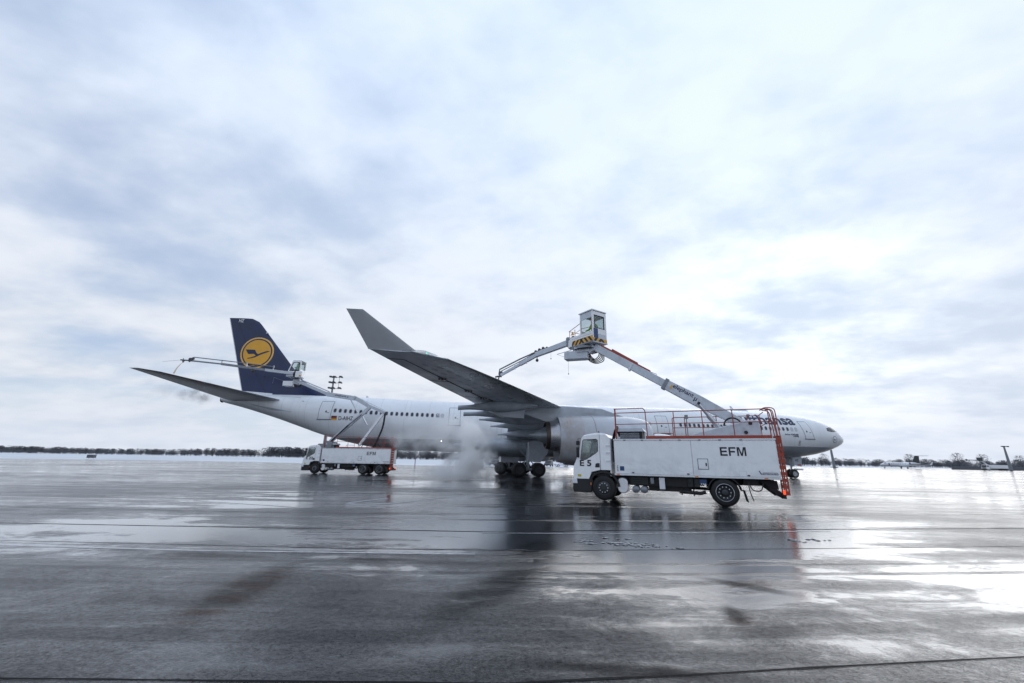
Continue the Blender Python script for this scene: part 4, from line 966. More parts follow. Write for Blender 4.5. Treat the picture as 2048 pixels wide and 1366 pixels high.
    mb = MB(); mb.box(1.88, box_end, .06, 2.44, 1.10, 2.49); mb.build('tank_body', 'truck_white', T)
    mb = MB()
    for v0, v1 in ((-.012, .055), (2.445, 2.512)): mb.box(1.87, box_end + .01, v0, v1, 2.503, 2.575); mb.box(1.87, box_end + .01, v0, v1, 1.05, 1.13)
    mb.build('body_rail', 'alloy', T, bevel=.008)
    mb = MB(); mb.box(1.87, box_end, .06, 2.44, 2.50, 2.55); mb.build('roof_deck', 'dull_steel', T)
    hs = seam + .18; d = MB(); d.box(hs, hs + .40, -.006, .0, 1.36, 1.79); dd = d.build('hatch_frame', 'dull_steel', T, bevel=.003)
    mb = MB(); mb.box(hs + .03, hs + .37, -.014, -.006, 1.39, 1.76); mb.build('hatch', 'truck_white', dd, bevel=.003)
    mb = MB(); mb.box(hs + .29, hs + .34, -.022, -.014, 1.50, 1.62); mb.build('hatch_latch', 'ink_black', dd)
    for z0 in (2.32, 1.14): mb = MB(); mb.ring([(hs + 1.45, z0), (hs + 1.7, z0), (hs + 1.7, z0 + .2), (hs + 1.45, z0 + .2)], [(hs + 1.458, z0 + .008), (hs + 1.692, z0 + .008), (hs + 1.692, z0 + .192), (hs + 1.458, z0 + .192)], -.004, .0); mb.build('access_panel', 'boom_grey', T)
    ex, ez, w = hs + .87, 1.905, .062
    GE = [[(0, 0), (.26, 0), (.26, .062), (w, .062), (w, .137), (.24, .137), (.24, .199), (w, .199), (w, .273), (.255, .273), (.255, .335), (0, .335)]]
    GF = [[(0, 0), (w, 0), (w, .130), (.22, .130), (.22, .192), (w, .192), (w, .273), (.25, .273), (.25, .335), (0, .335)]]
    GM = [[(0, 0), (.058, 0), (.058, .255), (.130, 0), (.185, 0), (.257, .255), (.257, 0), (.315, 0), (.315, .335), (.225, .335), (.1575, .085), (.09, .335), (0, .335)]]
    for gl, dx in ((GE, 0), (GF, .31), (GM, .60)):
        for pl in gl:
            mb = MB(); mb.add([(ex + dx + x, -.006, ez + z) for x, z in pl], [tuple(range(len(pl)))]); mb.build('letter', 'ink_black', T)
    mb = MB(); mb.box(2.10, 2.28, -.006, .0, 1.25, 1.43); mb.build('sticker', 'sign_blue', T)
    mb = MB()
    for k in range(4): mb.box(1.98, 2.03, -.005, .0, 1.22 + .065 * k, 1.26 + .065 * k)
    mb.build('sticker', 'door_line', T)
    for u in (2.02, seam + .1, box_end - .5): mb = MB(); mb.box(u - .06, u + .06, -.03, -.012, 1.07, 1.115); mb.build('side_marker', 'orange_lens', T)
    for u in [2.3 + .75 * k for k in range(int((box_end - 2.5) / .75))]:
        mb = MB(); mb.box(u, u + .10, -.024, -.012, 2.50, 2.545); mb.build('panel_hinge', 'dull_steel', T, bevel=.004)
    for u in (seam - .25, seam + 1.9, 2.6):
        mb = MB(); mb.box(u, u + .09, -.022, .0, 1.16, 1.20); mb.build('panel_latch', 'chassis_black', T, bevel=.003)
    lg = box_end - .72
    mb = MB(); mb.add([(lg, -.006, 1.36), (lg + .035, -.006, 1.36), (lg + .10, -.006, 1.23), (lg + .06, -.006, 1.23)], [(0, 1, 2, 3)]); mb.box(lg + .13, lg + .62, -.006, -.005, 1.285, 1.30); mb.build('maker_emblem', 'ink_navy', T)
    text_obj('maker_lettering', 'VESTERGAARD', lambda x, y: (lg + .08 + x, -.006, 1.215 + y), 'ink_navy', T, width=.56, bold=.02, height=.055)
    # --- deck railing, post by post
    R0 = 3.32; Rn = box_end - .08
    mb = MB(); mb.box(R0 - .05, Rn, .05, .12, 2.578, 2.70); mb.box(R0 - .05, Rn, 2.38, 2.45, 2.578, 2.70); mb.build('kick_board', 'rail_red', T, bevel=.01)
    for vi, v in enumerate((.10, 2.40)):
        r = .020
        if vi == 0:
            mb = MB(); mb.tube(fillet([(1.95, v, 3.90), (3.22, v, 3.90), (3.30, v, 3.80), (3.34, v, 2.6)], .10), r, 8); mb.tube([(1.96, v, 3.72), (Rn, v, 3.72)], r, 8); mb.tube([(1.96, v, 3.22), (Rn, v, 3.22)], r * .85, 8); mb.build('handrail', 'rail_red', T, smooth=True)
            mb = MB(); mb.beam((2.0, v, 2.57), (2.0, v, 3.92), .05, .06); mb.build('rail_post', 'rail_red', T)
        else:
            mb = MB(); mb.tube(fillet([(4.3, v, 2.6), (4.3, v, 3.68), (Rn, v, 3.68)], .10), r, 8); mb.tube([(4.3, v, 3.2), (Rn, v, 3.2)], r * .85, 8); mb.tube([(3.4, v, 2.95), (4.3, v, 2.95)], r * .8, 8); mb.tube([(3.42, v, 2.6), (3.42, v, 2.95)], r * .8, 8); mb.build('handrail', 'rail_red', T, smooth=True)
        for u in ([4.45, 5.55, 6.68] if vi == 0 else [4.85, 6.2, 7.45]) + [Rn - .02] + ([box_end - .75] if box_end > 8.5 else []):
            mb = MB(); mb.beam((u, v, 2.58), (u, v, 3.71), .035, .035); mb.build('rail_post', 'rail_red', T)
    mb = MB()
    for z in (3.72, 3.22): mb.tube([(Rn, .10, z), (Rn, .75, z)], .02, 8); mb.tube([(Rn, 1.4, z), (Rn, 2.40, z)], .02, 8)
    mb.build('handrail', 'rail_red', T, smooth=True)
    # rear ladder: two slotted stiles and rungs
    for v in (.14, .62):
        mb = MB(); u0 = box_end + .03
        mb.box(u0, u0 + .05, v - .02, v + .02, .50, 2.68); mb.box(u0 + .14, u0 + .19, v - .02, v + .02, .50, 2.68)
        for k in range(10): z = .50 + k * .235; mb.box(u0 + .05, u0 + .14, v - .02, v + .02, z, z + (.13 if k < 9 else .06))
        mb.box(u0 + .05, u0 + .14, v - .02, v + .02, 2.50, 2.68); mb.build('ladder_stile', 'rail_red', T)
        mb = MB(); mb.tube(fillet([(box_end + .1, v, 2.65), (box_end + .02, v, 3.68), (box_end - .22, v, 3.72)], .12), .02, 8); mb.tube(fillet([(box_end + .2, v, 2.65), (box_end + .15, v, 3.75), (box_end - .15, v, 3.78), (box_end - .3, v, 3.72)], .14), .02, 8); mb.build('ladder_hoop', 'rail_red', T, smooth=True)
    for k in range(8): mb = MB(); mb.box(box_end + .05, box_end + .17, .16, .60, .62 + k * .27, .65 + k * .27); mb.build('rung', 'rail_red', T)
    # louvred heater unit behind the cab
    mb = MB(); mb.box(2.15, 3.1, .25, 1.3, 2.56, 2.94); mb.build('heater_unit', 'chassis_black', T)
    mb = MB(); mb.prism([(2.05, 2.90), (2.1, 3.06), (3.12, 3.06), (3.2, 2.90)], .18, 1.38); mb.build('heater_hood', 'boom_grey', T, bevel=.02)
    for k in range(4): mb = MB(); mb.beam((2.14, .23, 2.60 + .075 * k), (2.98, .23, 2.60 + .075 * k), .02, .045, up=(0, -.6, .8)); mb.build('louvre', 'alloy', T)
    mb = MB()
    for k in range(4): mb.tube(fillet([(1.80, .4 + .15 * k, 1.6), (1.78, .35 + .15 * k, 2.6), (1.95, .3 + .15 * k, 3.1 + .06 * k), (2.1, .35 + .15 * k, 2.7)], .18), .03, 8)
    mb.build('hose_bundle', 'hose_black', T, smooth=True)
    mb = MB(); mb.ball((1.10, .7, 2.92), .05); mb.build('roof_marker', 'ink_black', T)
    return T

E5_O = (2.84, 19.16, 0); E5_RZ = radians(-23.65)
T5 = make_truck(E5_O, E5_RZ, 'near white de-icing truck marked E 5 with red deck railing and raised boom', 'E 5', [1.36, 6.07], 8.03, 'de-icing trucks at work on the airliner')
E22_O = (-20.85, 42.34, 0); E22_RZ = radians(.48)
T22 = make_truck(E22_O, E22_RZ, 'farther white de-icing truck marked E 22 parked under the tail', 'E 22', [1.36, 6.30, 7.98], 9.02, 'de-icing trucks at work on the airliner')
T22.scale = (.97, .97, .97)

def to_local(T, p):
    m = Matrix.Translation(T.location) @ Matrix.Rotation(T.rotation_euler[2], 4, 'Z') @ Matrix.Scale(T.scale[0], 4); return m.inverted() @ Vector(p)
def to_world(T, p):
    m = Matrix.Translation(T.location) @ Matrix.Rotation(T.rotation_euler[2], 4, 'Z') @ Matrix.Scale(T.scale[0], 4); return m @ Vector(p)

# --- boom of the near truck
V = 1.25
mb = MB(); mb.prism([(4.95, 2.56), (5.2, 2.82), (7.35, 3.36), (7.66, 3.32), (7.72, 2.56)], V - .55, V + .55); mb.build('boom_pedestal', 'boom_grey', T5, bevel=.03)
for u, z in ((7.35, 3.22), (7.15, 2.85)): mb = MB(); mb.tube([(u, V - .60, z), (u, V + .60, z)], .07, 14); mb.build('pivot_pin', 'ink_black', T5)
P0, P1, P2 = Vector((7.40, V, 3.06)), Vector((4.18, V, 5.12)), Vector((.98, V, 7.22))
mid = P0.lerp(P1, .58)
mb = MB(); mb.beam(P0, mid, .34, .30, .36, .50); mb.beam(mid, P1, .36, .50, .36, .44); ob = mb.build('boom_outer_section', 'boom_grey', T5, bevel=.015)
bd = (P1 - P0).normalized(); bn = Vector((-bd.z, 0, bd.x));  bn = bn if bn.z > 0 else -bn
mb = MB(); mb.beam(P1 - bd * .3, P2, .26, .34); ib = mb.build('boom_inner_section', 'boom_grey', T5, bevel=.012)
mb = MB(); mb.beam(P1 - bd * .1 , P1 + bd * .06, .40, .52); mb.build('boom_collar', 'dull_steel', T5, bevel=.01)
mb = MB()
mb.beam(P1 + bd * .85 + bn * .21, P2 - bd * .25 + bn * .21, .20, .09); mb.beam(P1 + bd * 1.55 + bn * .28, P2 - bd * .85 + bn * .28, .16, .08); mb.build('cable_cover', 'rail_red', T5, bevel=.01)
mb = MB(); mb.tube([P1 + bd * .85 + bn * .20, P1 + bd * .55 + bn * .24, P1 + bd * .52 + bn * .16], .015, 6); mb.build('cable_stay', 'dull_steel', T5)
mb = MB(); mb.beam(P1 + bd * 1.7 - bn * .02, P1 + bd * 1.78 - bn * .02, .30, .40); mb.build('boom_clamp', 'jet_white', T5)
mb = MB(); mb.tube([(6.30, V - .26, 2.95), (5.85, V - .26, 3.62)], .085, 14); mb.tube([(5.85, V - .26, 3.62), (5.52, V - .26, 4.12)], .05, 12); mb.tube([(6.30, V + .26, 2.95), (5.85, V + .26, 3.62)], .085, 14); mb.tube([(5.85, V + .26, 3.62), (5.52, V + .26, 4.12)], .05, 12); mb.build('lift_cylinder', 'alloy', T5, smooth=True)
mb = MB(); mb.tube([(5.52, V - .36, 4.14), (5.52, V + .36, 4.14)], .06, 12); mb.build('pivot_pin', 'ink_black', T5)
mb = MB(); mb.tube([(6.72 + .33 * cos(a), V - .42, 3.13 + .33 * sin(a)) for a in [radians(-20 + 11 * k) for k in range(21)]], .035, 8); mb.build('hose_loop', 'hose_black', T5, smooth=True)
mb = MB(); mb.tube([(4.95, .35, 2.58), (4.95, .35, 3.45)], .02, 8); mb.box(4.88, 5.02, .30, .40, 3.42, 3.58); mb.build('work_lamp', 'dull_steel', T5)
def boomtext(x, y):
    p = P1 - bd * .22 + bd * -x * 1.0 - bn * .10 + bn * y; return (p.x, V - .181, p.z)
o = P1 - bd * .25
text_obj('boom_lettering', 'elephant', lambda x, y: tuple(Vector((0, V - .187, 0)) + Vector(((o - bd * (x + .12) + bn * (y - .05)).x, 0, (o - bd * (x + .12) + bn * (y - .05)).z))), 'ink_navy', T5, width=.95, bold=.012, height=.24)
text_obj('boom_lettering', 'µ', lambda x, y: tuple(Vector((0, V - .187, 0)) + Vector(((o - bd * (x + 1.14) + bn * (y - .12)).x, 0, (o - bd * (x + 1.14) + bn * (y - .12)).z))), 'ink_navy', T5, width=.12, bold=.012, height=.2)
mb = MB(); q = o - bd * .03; mb.add([(q + bn * .1).xz.to_3d(), (q - bn * .1).xz.to_3d(), (q - bd * .07 - bn * .1).xz.to_3d(), (q - bd * .07 + bn * .1).xz.to_3d()], [(0, 1, 2, 3)]); mb.v = [(x, V - .187, z) for x, z, _ in mb.v]; mb.build('boom_emblem', 'flag_gold', T5)

# --- operator cabin of the near truck, turned on its own turntable
def cabin_frame(corner, d1, d2): return lambda a, b, z: to_local(T5, (corner[0] + d1[0] * a + d2[0] * b, corner[1] + d1[1] * a + d2[1] * b, z))
K = cabin_frame((4.07, 19.40), (.834, .55), (-.55, .834))
def kbox(mb, a0, a1, b0, b1, z0, z1):
    vs = [K(a, b, z) for z in (z0, z1) for a, b in ((a0, b0), (a1, b0), (a1, b1), (a0, b1))]
    mb.add(vs, [(0, 3, 2, 1), (4, 5, 6, 7), (0, 1, 5, 4), (1, 2, 6, 5), (2, 3, 7, 6), (3, 0, 4, 7)])
CB, CT, CW, CD = 7.42, 9.06, .98, .92
mb = MB()
for a, b in ((.03, .03), (CW - .03, .03), (.03, CD - .03), (CW - .03, CD - .03)): kbox(mb, a - .03, a + .03, b - .03, b + .03, CB, CT)
mb.build('cabin_frame', 'cab_white', T5)
# near right face: lower panel, header, side strips, window
mb = MB(); kbox(mb, .06, CW - .06, .0, .04, CB + .42, CB + .72); kbox(mb, .06, CW - .06, 0, .04, CT - .22, CT - .02); kbox(mb, .06, .12, 0, .04, CB + .72, CT - .22); kbox(mb, CW - .14, CW - .06, 0, .04, CB + .72, CT - .22); mb.build('cabin_panel', 'cab_white', T5, bevel=.008)
mb = MB(); kbox(mb, .36, CW - .06, .0, .04, CB + .18, CB + .42); mb.build('cabin_panel', 'boom_grey', T5)
mb = MB(); kbox(mb, .06, .36, -.005, .035, CB + .18, CB + .70); mb.build('cabin_panel', 'sign_blue', T5)
mb = MB(); kbox(mb, .12, CW - .14, .015, .025, CB + .72, CT - .22); mb.build('cabin_window', 'cab_glass', T5)
mb = MB()
for a0, a1, z0, z1 in ((.12, .15, CB + .72, CT - .22), (CW - .17, CW - .14, CB + .72, CT - .22), (.15, CW - .17, CB + .72, CB + .755), (.15, CW - .17, CT - .255, CT - .22)): kbox(mb, a0, a1, -.006, .045, z0, z1)
mb.build('window_seal', 'black_plastic', T5)
for a0, mt in ((0, 0),):
    mb = MB(); kbox(mb, CW - .04, CW, .04, CD, CB, CB + .72); kbox(mb, CW - .04, CW, .04, CD, CT - .22, CT - .02); mb.build('cabin_panel', 'cab_white', T5)
    mb = MB(); kbox(mb, .05, CW - .05, CD - .04, CD, CB, CB + .72); kbox(mb, .05, CW - .05, CD - .04, CD, CT - .16, CT - .02); mb.build('cabin_panel', 'cab_white', T5)
mb = MB(); kbox(mb, CW - .025, CW - .015, .04, CD, CB + .72, CT - .22); mb.build('cabin_window', 'cab_glass', T5)
mb = MB(); kbox(mb, .05, CW - .05, CD - .025, CD - .015, CB + .72, CT - .16); mb.build('cabin_window', 'cab_glass', T5)
mb = MB(); kbox(mb, -.05, CW + .03, -.04, CD + .06, CT, CT + .06); mb.build('cabin_roof', 'cab_white', T5, bevel=.015)
mb = MB(); kbox(mb, -.02, CW + .02, -.02, CD + .9, CB - .05, CB); mb.build('cabin_floor', 'boom_grey', T5)
# hazard striped skirts
def stripes(mapf, L, z0, z1, n, name='hazard_skirt'):
    mb = MB(); mb.add([mapf(0, z0), mapf(L, z0), mapf(L, z1), mapf(0, z1)], [(0, 1, 2, 3)]); sk = mb.build(name, 'hazard_yellow', T5)
    mb = MB(); h = z1 - z0; w = L / n
    for k in range(n):
        x = k * w; dirn = 1 if k < n / 2 else -1; sh = .8 * h * dirn
        xs = [x, x + w * .5, x + w * .5 + sh, x + sh]; xs = [min(L, max(0, q)) for q in xs]
        mb.add([mapf(xs[0], z0) , mapf(xs[1], z0), mapf(xs[2], z1), mapf(xs[3], z1)], [(0, 1, 2, 3)])
    for i, v in enumerate(mb.v): pass
    return sk, mb
KO = lambda off: (lambda a, b, z: K(a - off if b > -.001 and a <= 0 else a, b - off if b <= 0 else b, z))
stripes(lambda x, z: K(x, -.008, z), CW, CB - .02, CB + .18, 3)[1].v
sk, m2 = stripes(lambda x, z: K(x, -.012, z), CW, CB - .02, CB + .18, 3); bpy.data.objects.remove(sk); m2.build('hazard_stripes', 'ink_black', T5)
PL = CD + .88                       # platform runs on past the cabin
mb = MB(); kbox(mb, -.02, .02, .02, PL, CB, CB + .52); mb.build('platform_panel', 'cab_white', T5, bevel=.01)
mb = MB(); kbox(mb, .02, CW, PL - .04, PL, CB, CB + .52); mb.build('platform_panel', 'cab_white', T5, bevel=.01)
mb = MB(); kbox(mb, -.03, -.02, .02, PL, CB + .40, CB + .52); mb.build('platform_lip', 'alloy', T5)
sk, m2 = stripes(lambda x, z: K(-.026, x, z), PL, CB + .02, CB + .30, 6); m2.v = [tuple(v) for v in m2.v]; m2.build('hazard_stripes', 'ink_black', T5).location = to_local(T5, (4.07 - .834 * .004, 19.40 - .55 * .004, 0)) - to_local(T5, (4.07, 19.40, 0))
mb = MB(); kbox(mb, -.04, .0, .02, PL, CB - .04, CB + .02); mb.build('platform_sill', 'dull_steel', T5)
# open side: glass strip under the roof and red posts
mb = MB(); kbox(mb, .0, .03, .06, CD - .06, CT - .36, CT - .02); mb.build('cabin_visor', 'boom_grey', T5)
mb = MB()
for b in (.10, CD - .02): mb.tube([K(.02, b, CB + .5), K(.02, b, CT - .34)], .022, 8)
for b in (CD + .42, PL - .04): mb.tube([K(.02, b, CB + .5), K(.02, b, CB + .92)], .016, 8)
mb.tube([K(.02, CD - .02, CB + 1.16), K(.02, PL + .02, CB + .92)], .016, 8); mb.tube([K(.02, CD - .02, CB + .82), K(.02, PL - .3, CB + .66)], .012, 8); mb.tube([K(.02, .1, CB + .78), K(.02, CD - .02, CB + .84)], .014, 8); mb.tube([K(CW - .04, CD, CB + .5), K(CW - .04, CD, CT - .3)], .02, 8)
mb.tube([K(.02, PL - .04, CB + .92), K(CW - .04, PL - .04, CB + .92)], .016, 8)
mb.build('platform_rail', 'rail_red', T5, smooth=True)
mb = MB(); mb.add([K(.0, PL - .42, CB + .66), K(.0, PL - .14, CB + .66), K(.0, PL - .28, CB + .86)], [(0, 1, 2)]); mb.build('warning_triangle', 'hazard_yellow', T5)
mb = MB(); mb.ball(K(.3, .5, CB + .62), .07); mb.build('beacon', 'orange_lens', T5)
# turntable and equipment box under it
mb = MB(); mb.lathe([(0, .01), (0, .62), (.10, .62), (.10, .52), (.16, .52), (.16, .01)], K(.45, .95, CB - .22), (0, 0, 1), 28); mb.build('turntable', 'dull_steel', T5, smooth=True, angle=30)
mb = MB(); mb.lathe([(0, .01), (0, .72), (.03, .72), (.03, .01)], K(.45, .95, CB - .28), (0, 0, 1), 28); mb.build('turntable_ring', 'chassis_black', T5)
L5 = lambda p: to_local(T5, p)
mb = MB(); mb.beam(L5((3.98, 20.1, 7.02)), P2 + Vector((0, 0, .05)), .42, .34, .3, .36); mb.beam(L5((3.45, 20.35, 7.1)), L5((4.05, 20.05, 7.1)), .5, .22); mb.build('boom_head', 'boom_grey', T5, bevel=.015)
mb = MB(); mb.beam(L5((2.85, 20.72, 6.90)), L5((3.98, 20.18, 6.86)), .55, .42); eb = mb.build('equipment_box', 'boom_grey', T5, bevel=.02)
mb = MB(); mb.beam(L5((3.32, 20.46, 7.12)), L5((3.95, 20.16, 7.1)), .45, .34); mb.build('equipment_box', 'boom_grey', T5, bevel=.02)
mb = MB(); mb.beam(L5((3.45, 20.13, 7.12)), L5((3.72, 20.0, 7.12)), .02, .05); mb.build('box_handle', 'ink_black', T5)
mb = MB()
for k in range(5):
    s = Vector(L5((4.0 - .03 * k, 20.1 + .05 * k, 6.92))); e = P2 - bd * (.35 + .07 * k) - bn * .16
    mb.tube(fillet([s, s + Vector((.10, 0, -.20 - .035 * k)), (s + e) / 2 + Vector((.02, .02 * k, -.34 - .03 * k)), e + Vector((-.02, .02 * k, -.16 - .03 * k)), e], .3, 6), .024, 8)
mb.build('hose_bundle', 'hose_black', T5, smooth=True)
# spray arm reaching over the wing
S0, S1, S2, S3 = (3.10, 21.0, 7.76), (1.36, 22.0, 7.30), (.48, 22.6, 6.88), (-.62, 23.4, 6.40)
mb = MB(); mb.beam(L5(S0), L5(S1), .24, .30, .22, .26); mb.build('spray_arm', 'boom_grey', T5, bevel=.01)
mb = MB(); mb.beam(L5((1.5, 21.92, 7.34)), L5(S2), .15, .20); mb.beam(L5(S2), L5(S3), .12, .15); mb.build('spray_arm_extension', 'boom_grey', T5, bevel=.008)
mb = MB(); mb.tube([L5((1.75, 21.8, 7.60)), L5((.5, 22.58, 7.20)), L5((-.70, 23.4, 6.74)), L5((-.74, 23.42, 6.42))], .045, 8); mb.tube([L5((1.5, 21.95, 7.50)), L5((.6, 22.55, 7.10)), L5((-.6, 23.38, 6.64))], .03, 8); mb.build('fluid_pipe', 'dull_steel', T5, smooth=True)
mb = MB()
for p in ((1.75, 21.8, 7.64), (1.55, 21.92, 7.58), (1.35, 22.05, 7.5), (1.95, 21.7, 7.62)): mb.ball(L5(p), .09, 10, 7)
mb.beam(L5((2.0, 21.65, 7.62)), L5((1.1, 22.2, 7.38)), .08, .1); mb.build('swivel_joint', 'burnt_metal', T5)
mb = MB()
for p in ((.85, 22.35, 7.2), (.2, 22.8, 6.96)): mb.beam(L5(p), L5((p[0], p[1], p[2] - .34)), .05, .08)
mb.build('pipe_bracket', 'alloy', T5)
mb = MB(); mb.lathe([(-.03, .01), (-.03, .085), (.03, .085), (.03, .01)], L5((1.42, 21.97, 6.98)), (0.3, 1, 0), 16); mb.beam(L5((1.42, 21.97, 7.2)), L5((1.42, 21.97, 6.98)), .03, .04); mb.build('guide_roller', 'rubber', T5)
mb = MB(); mb.beam(L5((-.6, 23.38, 6.62)), L5((-.66, 23.42, 6.28)), .10, .14); mb.tube([L5((-.62, 23.4, 6.36)), L5((-.95, 23.5, 6.30))], .05, 8); mb.tube([L5((-.72, 23.44, 6.34)), L5((-.76, 23.46, 6.16))], .04, 8); mb.build('spray_nozzle', 'lamp_dark', T5)
mb = MB(); mb.ball(L5((3.2, 21.0, 7.88)), .16); mb.ball(L5((3.05, 21.1, 7.98)), .12); mb.ball(L5((3.3, 20.9, 8.02)), .10); mb.beam(L5((3.5, 20.8, 7.75)), L5((3.0, 21.05, 7.7)), .34, .42); mb.build('arm_joint', 'dull_steel', T5, bevel=.02)
mb = MB(); mb.prism([(0, 0), (.38, .16), (.30, -.32), (-.05, -.42)], -.22, .22); mb.v = [tuple(Vector(L5((3.12, 20.95, 7.80))) + Vector(v)) for v in mb.v]; mb.build('arm_bracket', 'cab_white', T5, bevel=.02)
mb = MB()
for p, l in (((2.15, 21.5, 7.5), .5), ((2.98, 20.7, 6.72), .72)):
    mb.tube([L5(p), L5((p[0], p[1], p[2] - l))], .006, 5); mb.ball(L5((p[0], p[1], p[2] - l - .03)), .035, 8, 6)
mb.tube([L5((3.35, 20.6, 7.3)), L5((2.45, 21.2, 7.14)), L5((2.85, 20.75, 6.86))], .014, 6)
mb.build('proximity_chain', 'dull_steel', T5)

# --- boom of the farther truck
L2 = lambda p: to_local(T22, p)
V = .70
mb = MB(); mb.beam((2.07, V, 2.98), (6.1, V, 6.91), .36, .34); mb.build('lower_boom', 'boom_grey', T22, bevel=.02)
mb = MB(); mb.tube([(2.4, V - .3, 3.15), (4.1, V - .3, 4.95)], .07, 10); mb.tube([(4.1, V - .3, 4.95), (5.4, V - .3, 6.1)], .04, 10); mb.build('lift_cylinder', 'hose_black', T22, smooth=True)
mb = MB(); mb.beam((5.41, V, 2.88), (7.72, V, 6.39), .26, .24); mb.build('parallel_link', 'cab_white', T22, bevel=.02)
mb = MB(); mb.beam((7.82, V, 6.35), (5.9, V, 7.12), .34, .30); mb.beam((5.9, V, 7.12), (4.38, V, 7.92), .34, .40); mb.build('boom_knuckle', 'boom_grey', T22, bevel=.02)
mb = MB(); mb.tube([(7.87, V, 6.56), (4.28, V, 8.16)], .03, 8); mb.build('tension_rod', 'alloy', T22, smooth=True)
mb = MB(); mb.beam((4.53, V, 7.86), (1.24, V, 8.29), .34, .46); bo = mb.build('boom_outer_section', 'boom_grey', T22, bevel=.02)
text_obj('boom_lettering', 'elephant µ', lambda x, y: (2.2 + x, V - .178, 8.06 + y - x * .13), 'ink_navy', T22, width=1.5, height=.24, bold=.012)
E2 = Vector(L2((-23.3, 43.5, 9.5)))
mb = MB(); mb.beam((1.4, V, 8.27), E2, .28, .32); mb.beam((1.5, V, 8.55), Vector(E2) + Vector((.5, 0, .1)), .2, .12); mb.build('boom_inner_section', 'boom_grey', T22, bevel=.02)
mb = MB(); mb.tube([(4.0, V - .22, 7.7), (4.75, V - .22, 6.55), (4.95, V - .22, 6.3)], .06, 8); mb.tube([(5.5, V - .22, 5.9), (6.1, V - .22, 5.0)], .08, 8); mb.build('lift_cylinder', 'alloy', T22, smooth=True)
mb = MB(); mb.tube(fillet([(7.55, V, 6.5), (7.85, V, 6.4), (7.75, V, 4.8), (7.2, V, 3.2), (6.9, V, 2.7)], .6, 8), .10, 10); mb.build('supply_hose', 'hose_black', T22, smooth=True)
mb = MB()
for u in (6.2, 7.6): mb.tube([(u + .28 * cos(a), V - .6, 2.7 + .3 * sin(a)) for a in [radians(10 * k) for k in range(19)]], .04, 6)
mb.build('hose_loop', 'hose_black', T22, smooth=True)
mb = MB(); mb.box(1.3, 2.9, V - .5, V + .5, 2.56, 3.0); mb.ball((1.9, V, 3.05), .3); mb.box(2.3, 2.8, V - .7, V + .7, 2.6, 3.2); mb.build('boom_pedestal', 'dull_steel', T22, bevel=.04)
# cabin
x0, x1, y0, y1, zb, zt = -24.25, -22.85, 42.95, 44.05, 10.18, 11.62
def c2(mb, a0, a1, b0, b1, z0, z1):
    vs = [L2((a, b, z)) for z in (z0, z1) for a, b in ((a0, b0), (a1, b0), (a1, b1), (a0, b1))]
    mb.add(vs, [(0, 3, 2, 1), (4, 5, 6, 7), (0, 1, 5, 4), (1, 2, 6, 5), (2, 3, 7, 6), (3, 0, 4, 7)])
prof_o = [(x0, zb), (x0 + .02, zb + .25), (x0 + .42, zt - .04), (x0 + .52, zt), (x1 - .05, zt), (x1, zt - .06), (x1, zb)]
prof_i = [(x0 + .20, zb + .30), (x0 + .20, zb + .34), (x0 + .50, zt - .2), (x0 + .56, zt - .17), (x1 - .2, zt - .17), (x1 - .15, zt - .22), (x1 - .15, zb + .30)]
for b in (y0, y1 - .06):
    n = 7; mb = MB(); mb.ring(prof_o, prof_i, b, b + .06); mb.v = [tuple(L2(v)) for v in mb.v]; cf = mb.build('cabin_panel', 'cab_white', T22, bevel=.015)
    mb = MB(); mb.prism(prof_i, b + .025, b + .035); mb.v = [tuple(L2(v)) for v in mb.v]; mb.build('cabin_window', 'cab_glass', T22)
    mb = MB(); ii = [(x + (.045 if x < -23.6 else -.045), z + (.045 if z < zb + .6 else -.045)) for x, z in prof_i]; mb.ring(prof_i, ii, b - .008, b + .06); mb.v = [tuple(L2(v)) for v in mb.v]; mb.build('window_seal', 'black_plastic', T22)
mb = MB(); c2(mb, x0 + .45, x1, y0, y1, zt, zt + .06); mb.build('cabin_roof', 'cab_white', T22, bevel=.02)
mb = MB(); c2(mb, x0, x1, y0 + .06, y1 - .06, zb - .04, zb + .04); c2(mb, x1 - .05, x1 - .005, y0 + .06, y1 - .06, zb, zb + .5); c2(mb, x0, x0 + .05, y0 + .06, y1 - .06, zb, zb + .3); mb.build('cabin_floor', 'cab_white', T22)
mb = MB(); c2(mb, -24.3, -23.0, 42.9, 44.1, 9.86, 10.1); mb.build('cabin_base', 'boom_grey', T22, bevel=.03)
mb = MB(); mb.lathe([(0, .01), (0, .5), (.14, .5), (.14, .01)], L2((-23.5, 43.5, 9.70)), (0, 0, 1), 24); mb.build('turntable', 'dull_steel', T22, smooth=True, angle=30)
mb = MB(); c2(mb, -23.25, -22.55, 42.75, 43.5, 9.75, 10.45); mb.build('arm_joint', 'cab_white', T22, bevel=.05)
mb = MB(); mb.lathe([(0, .01), (0, .42), (.06, .42), (.06, .01)], L2((-23.1, 42.85, 10.1)), (0, -1, 0), 24); mb.build('hose_reel', 'hose_black', T22, smooth=True, angle=30)
mb = MB(); mb.ball(L2((-22.72, 42.74, 9.95)), .1); mb.build('beacon', 'hazard_yellow', T22)
mb = MB(); c2(mb, -24.62, -23.55, 43.1, 43.9, 8.88, 9.42); mb.build('equipment_box', 'cab_white', T22, bevel=.03)
mb = MB(); c2(mb, -23.75, -23.1, 43.4, 44.0, 9.15, 9.72); mb.build('boom_head', 'boom_grey', T22, bevel=.03)
mb = MB()
for k in range(3): mb.tube(fillet([L2((-23.5 + .1 * k, 43.3, 9.1)), L2((-23.35 + .1 * k, 43.3, 8.75)), L2((-23.0 + .1 * k, 43.5, 8.9)), L2((-22.9 + .05 * k, 43.7, 9.3))], .25), .05, 8)
mb.build('hose_bundle', 'hose_black', T22, smooth=True)
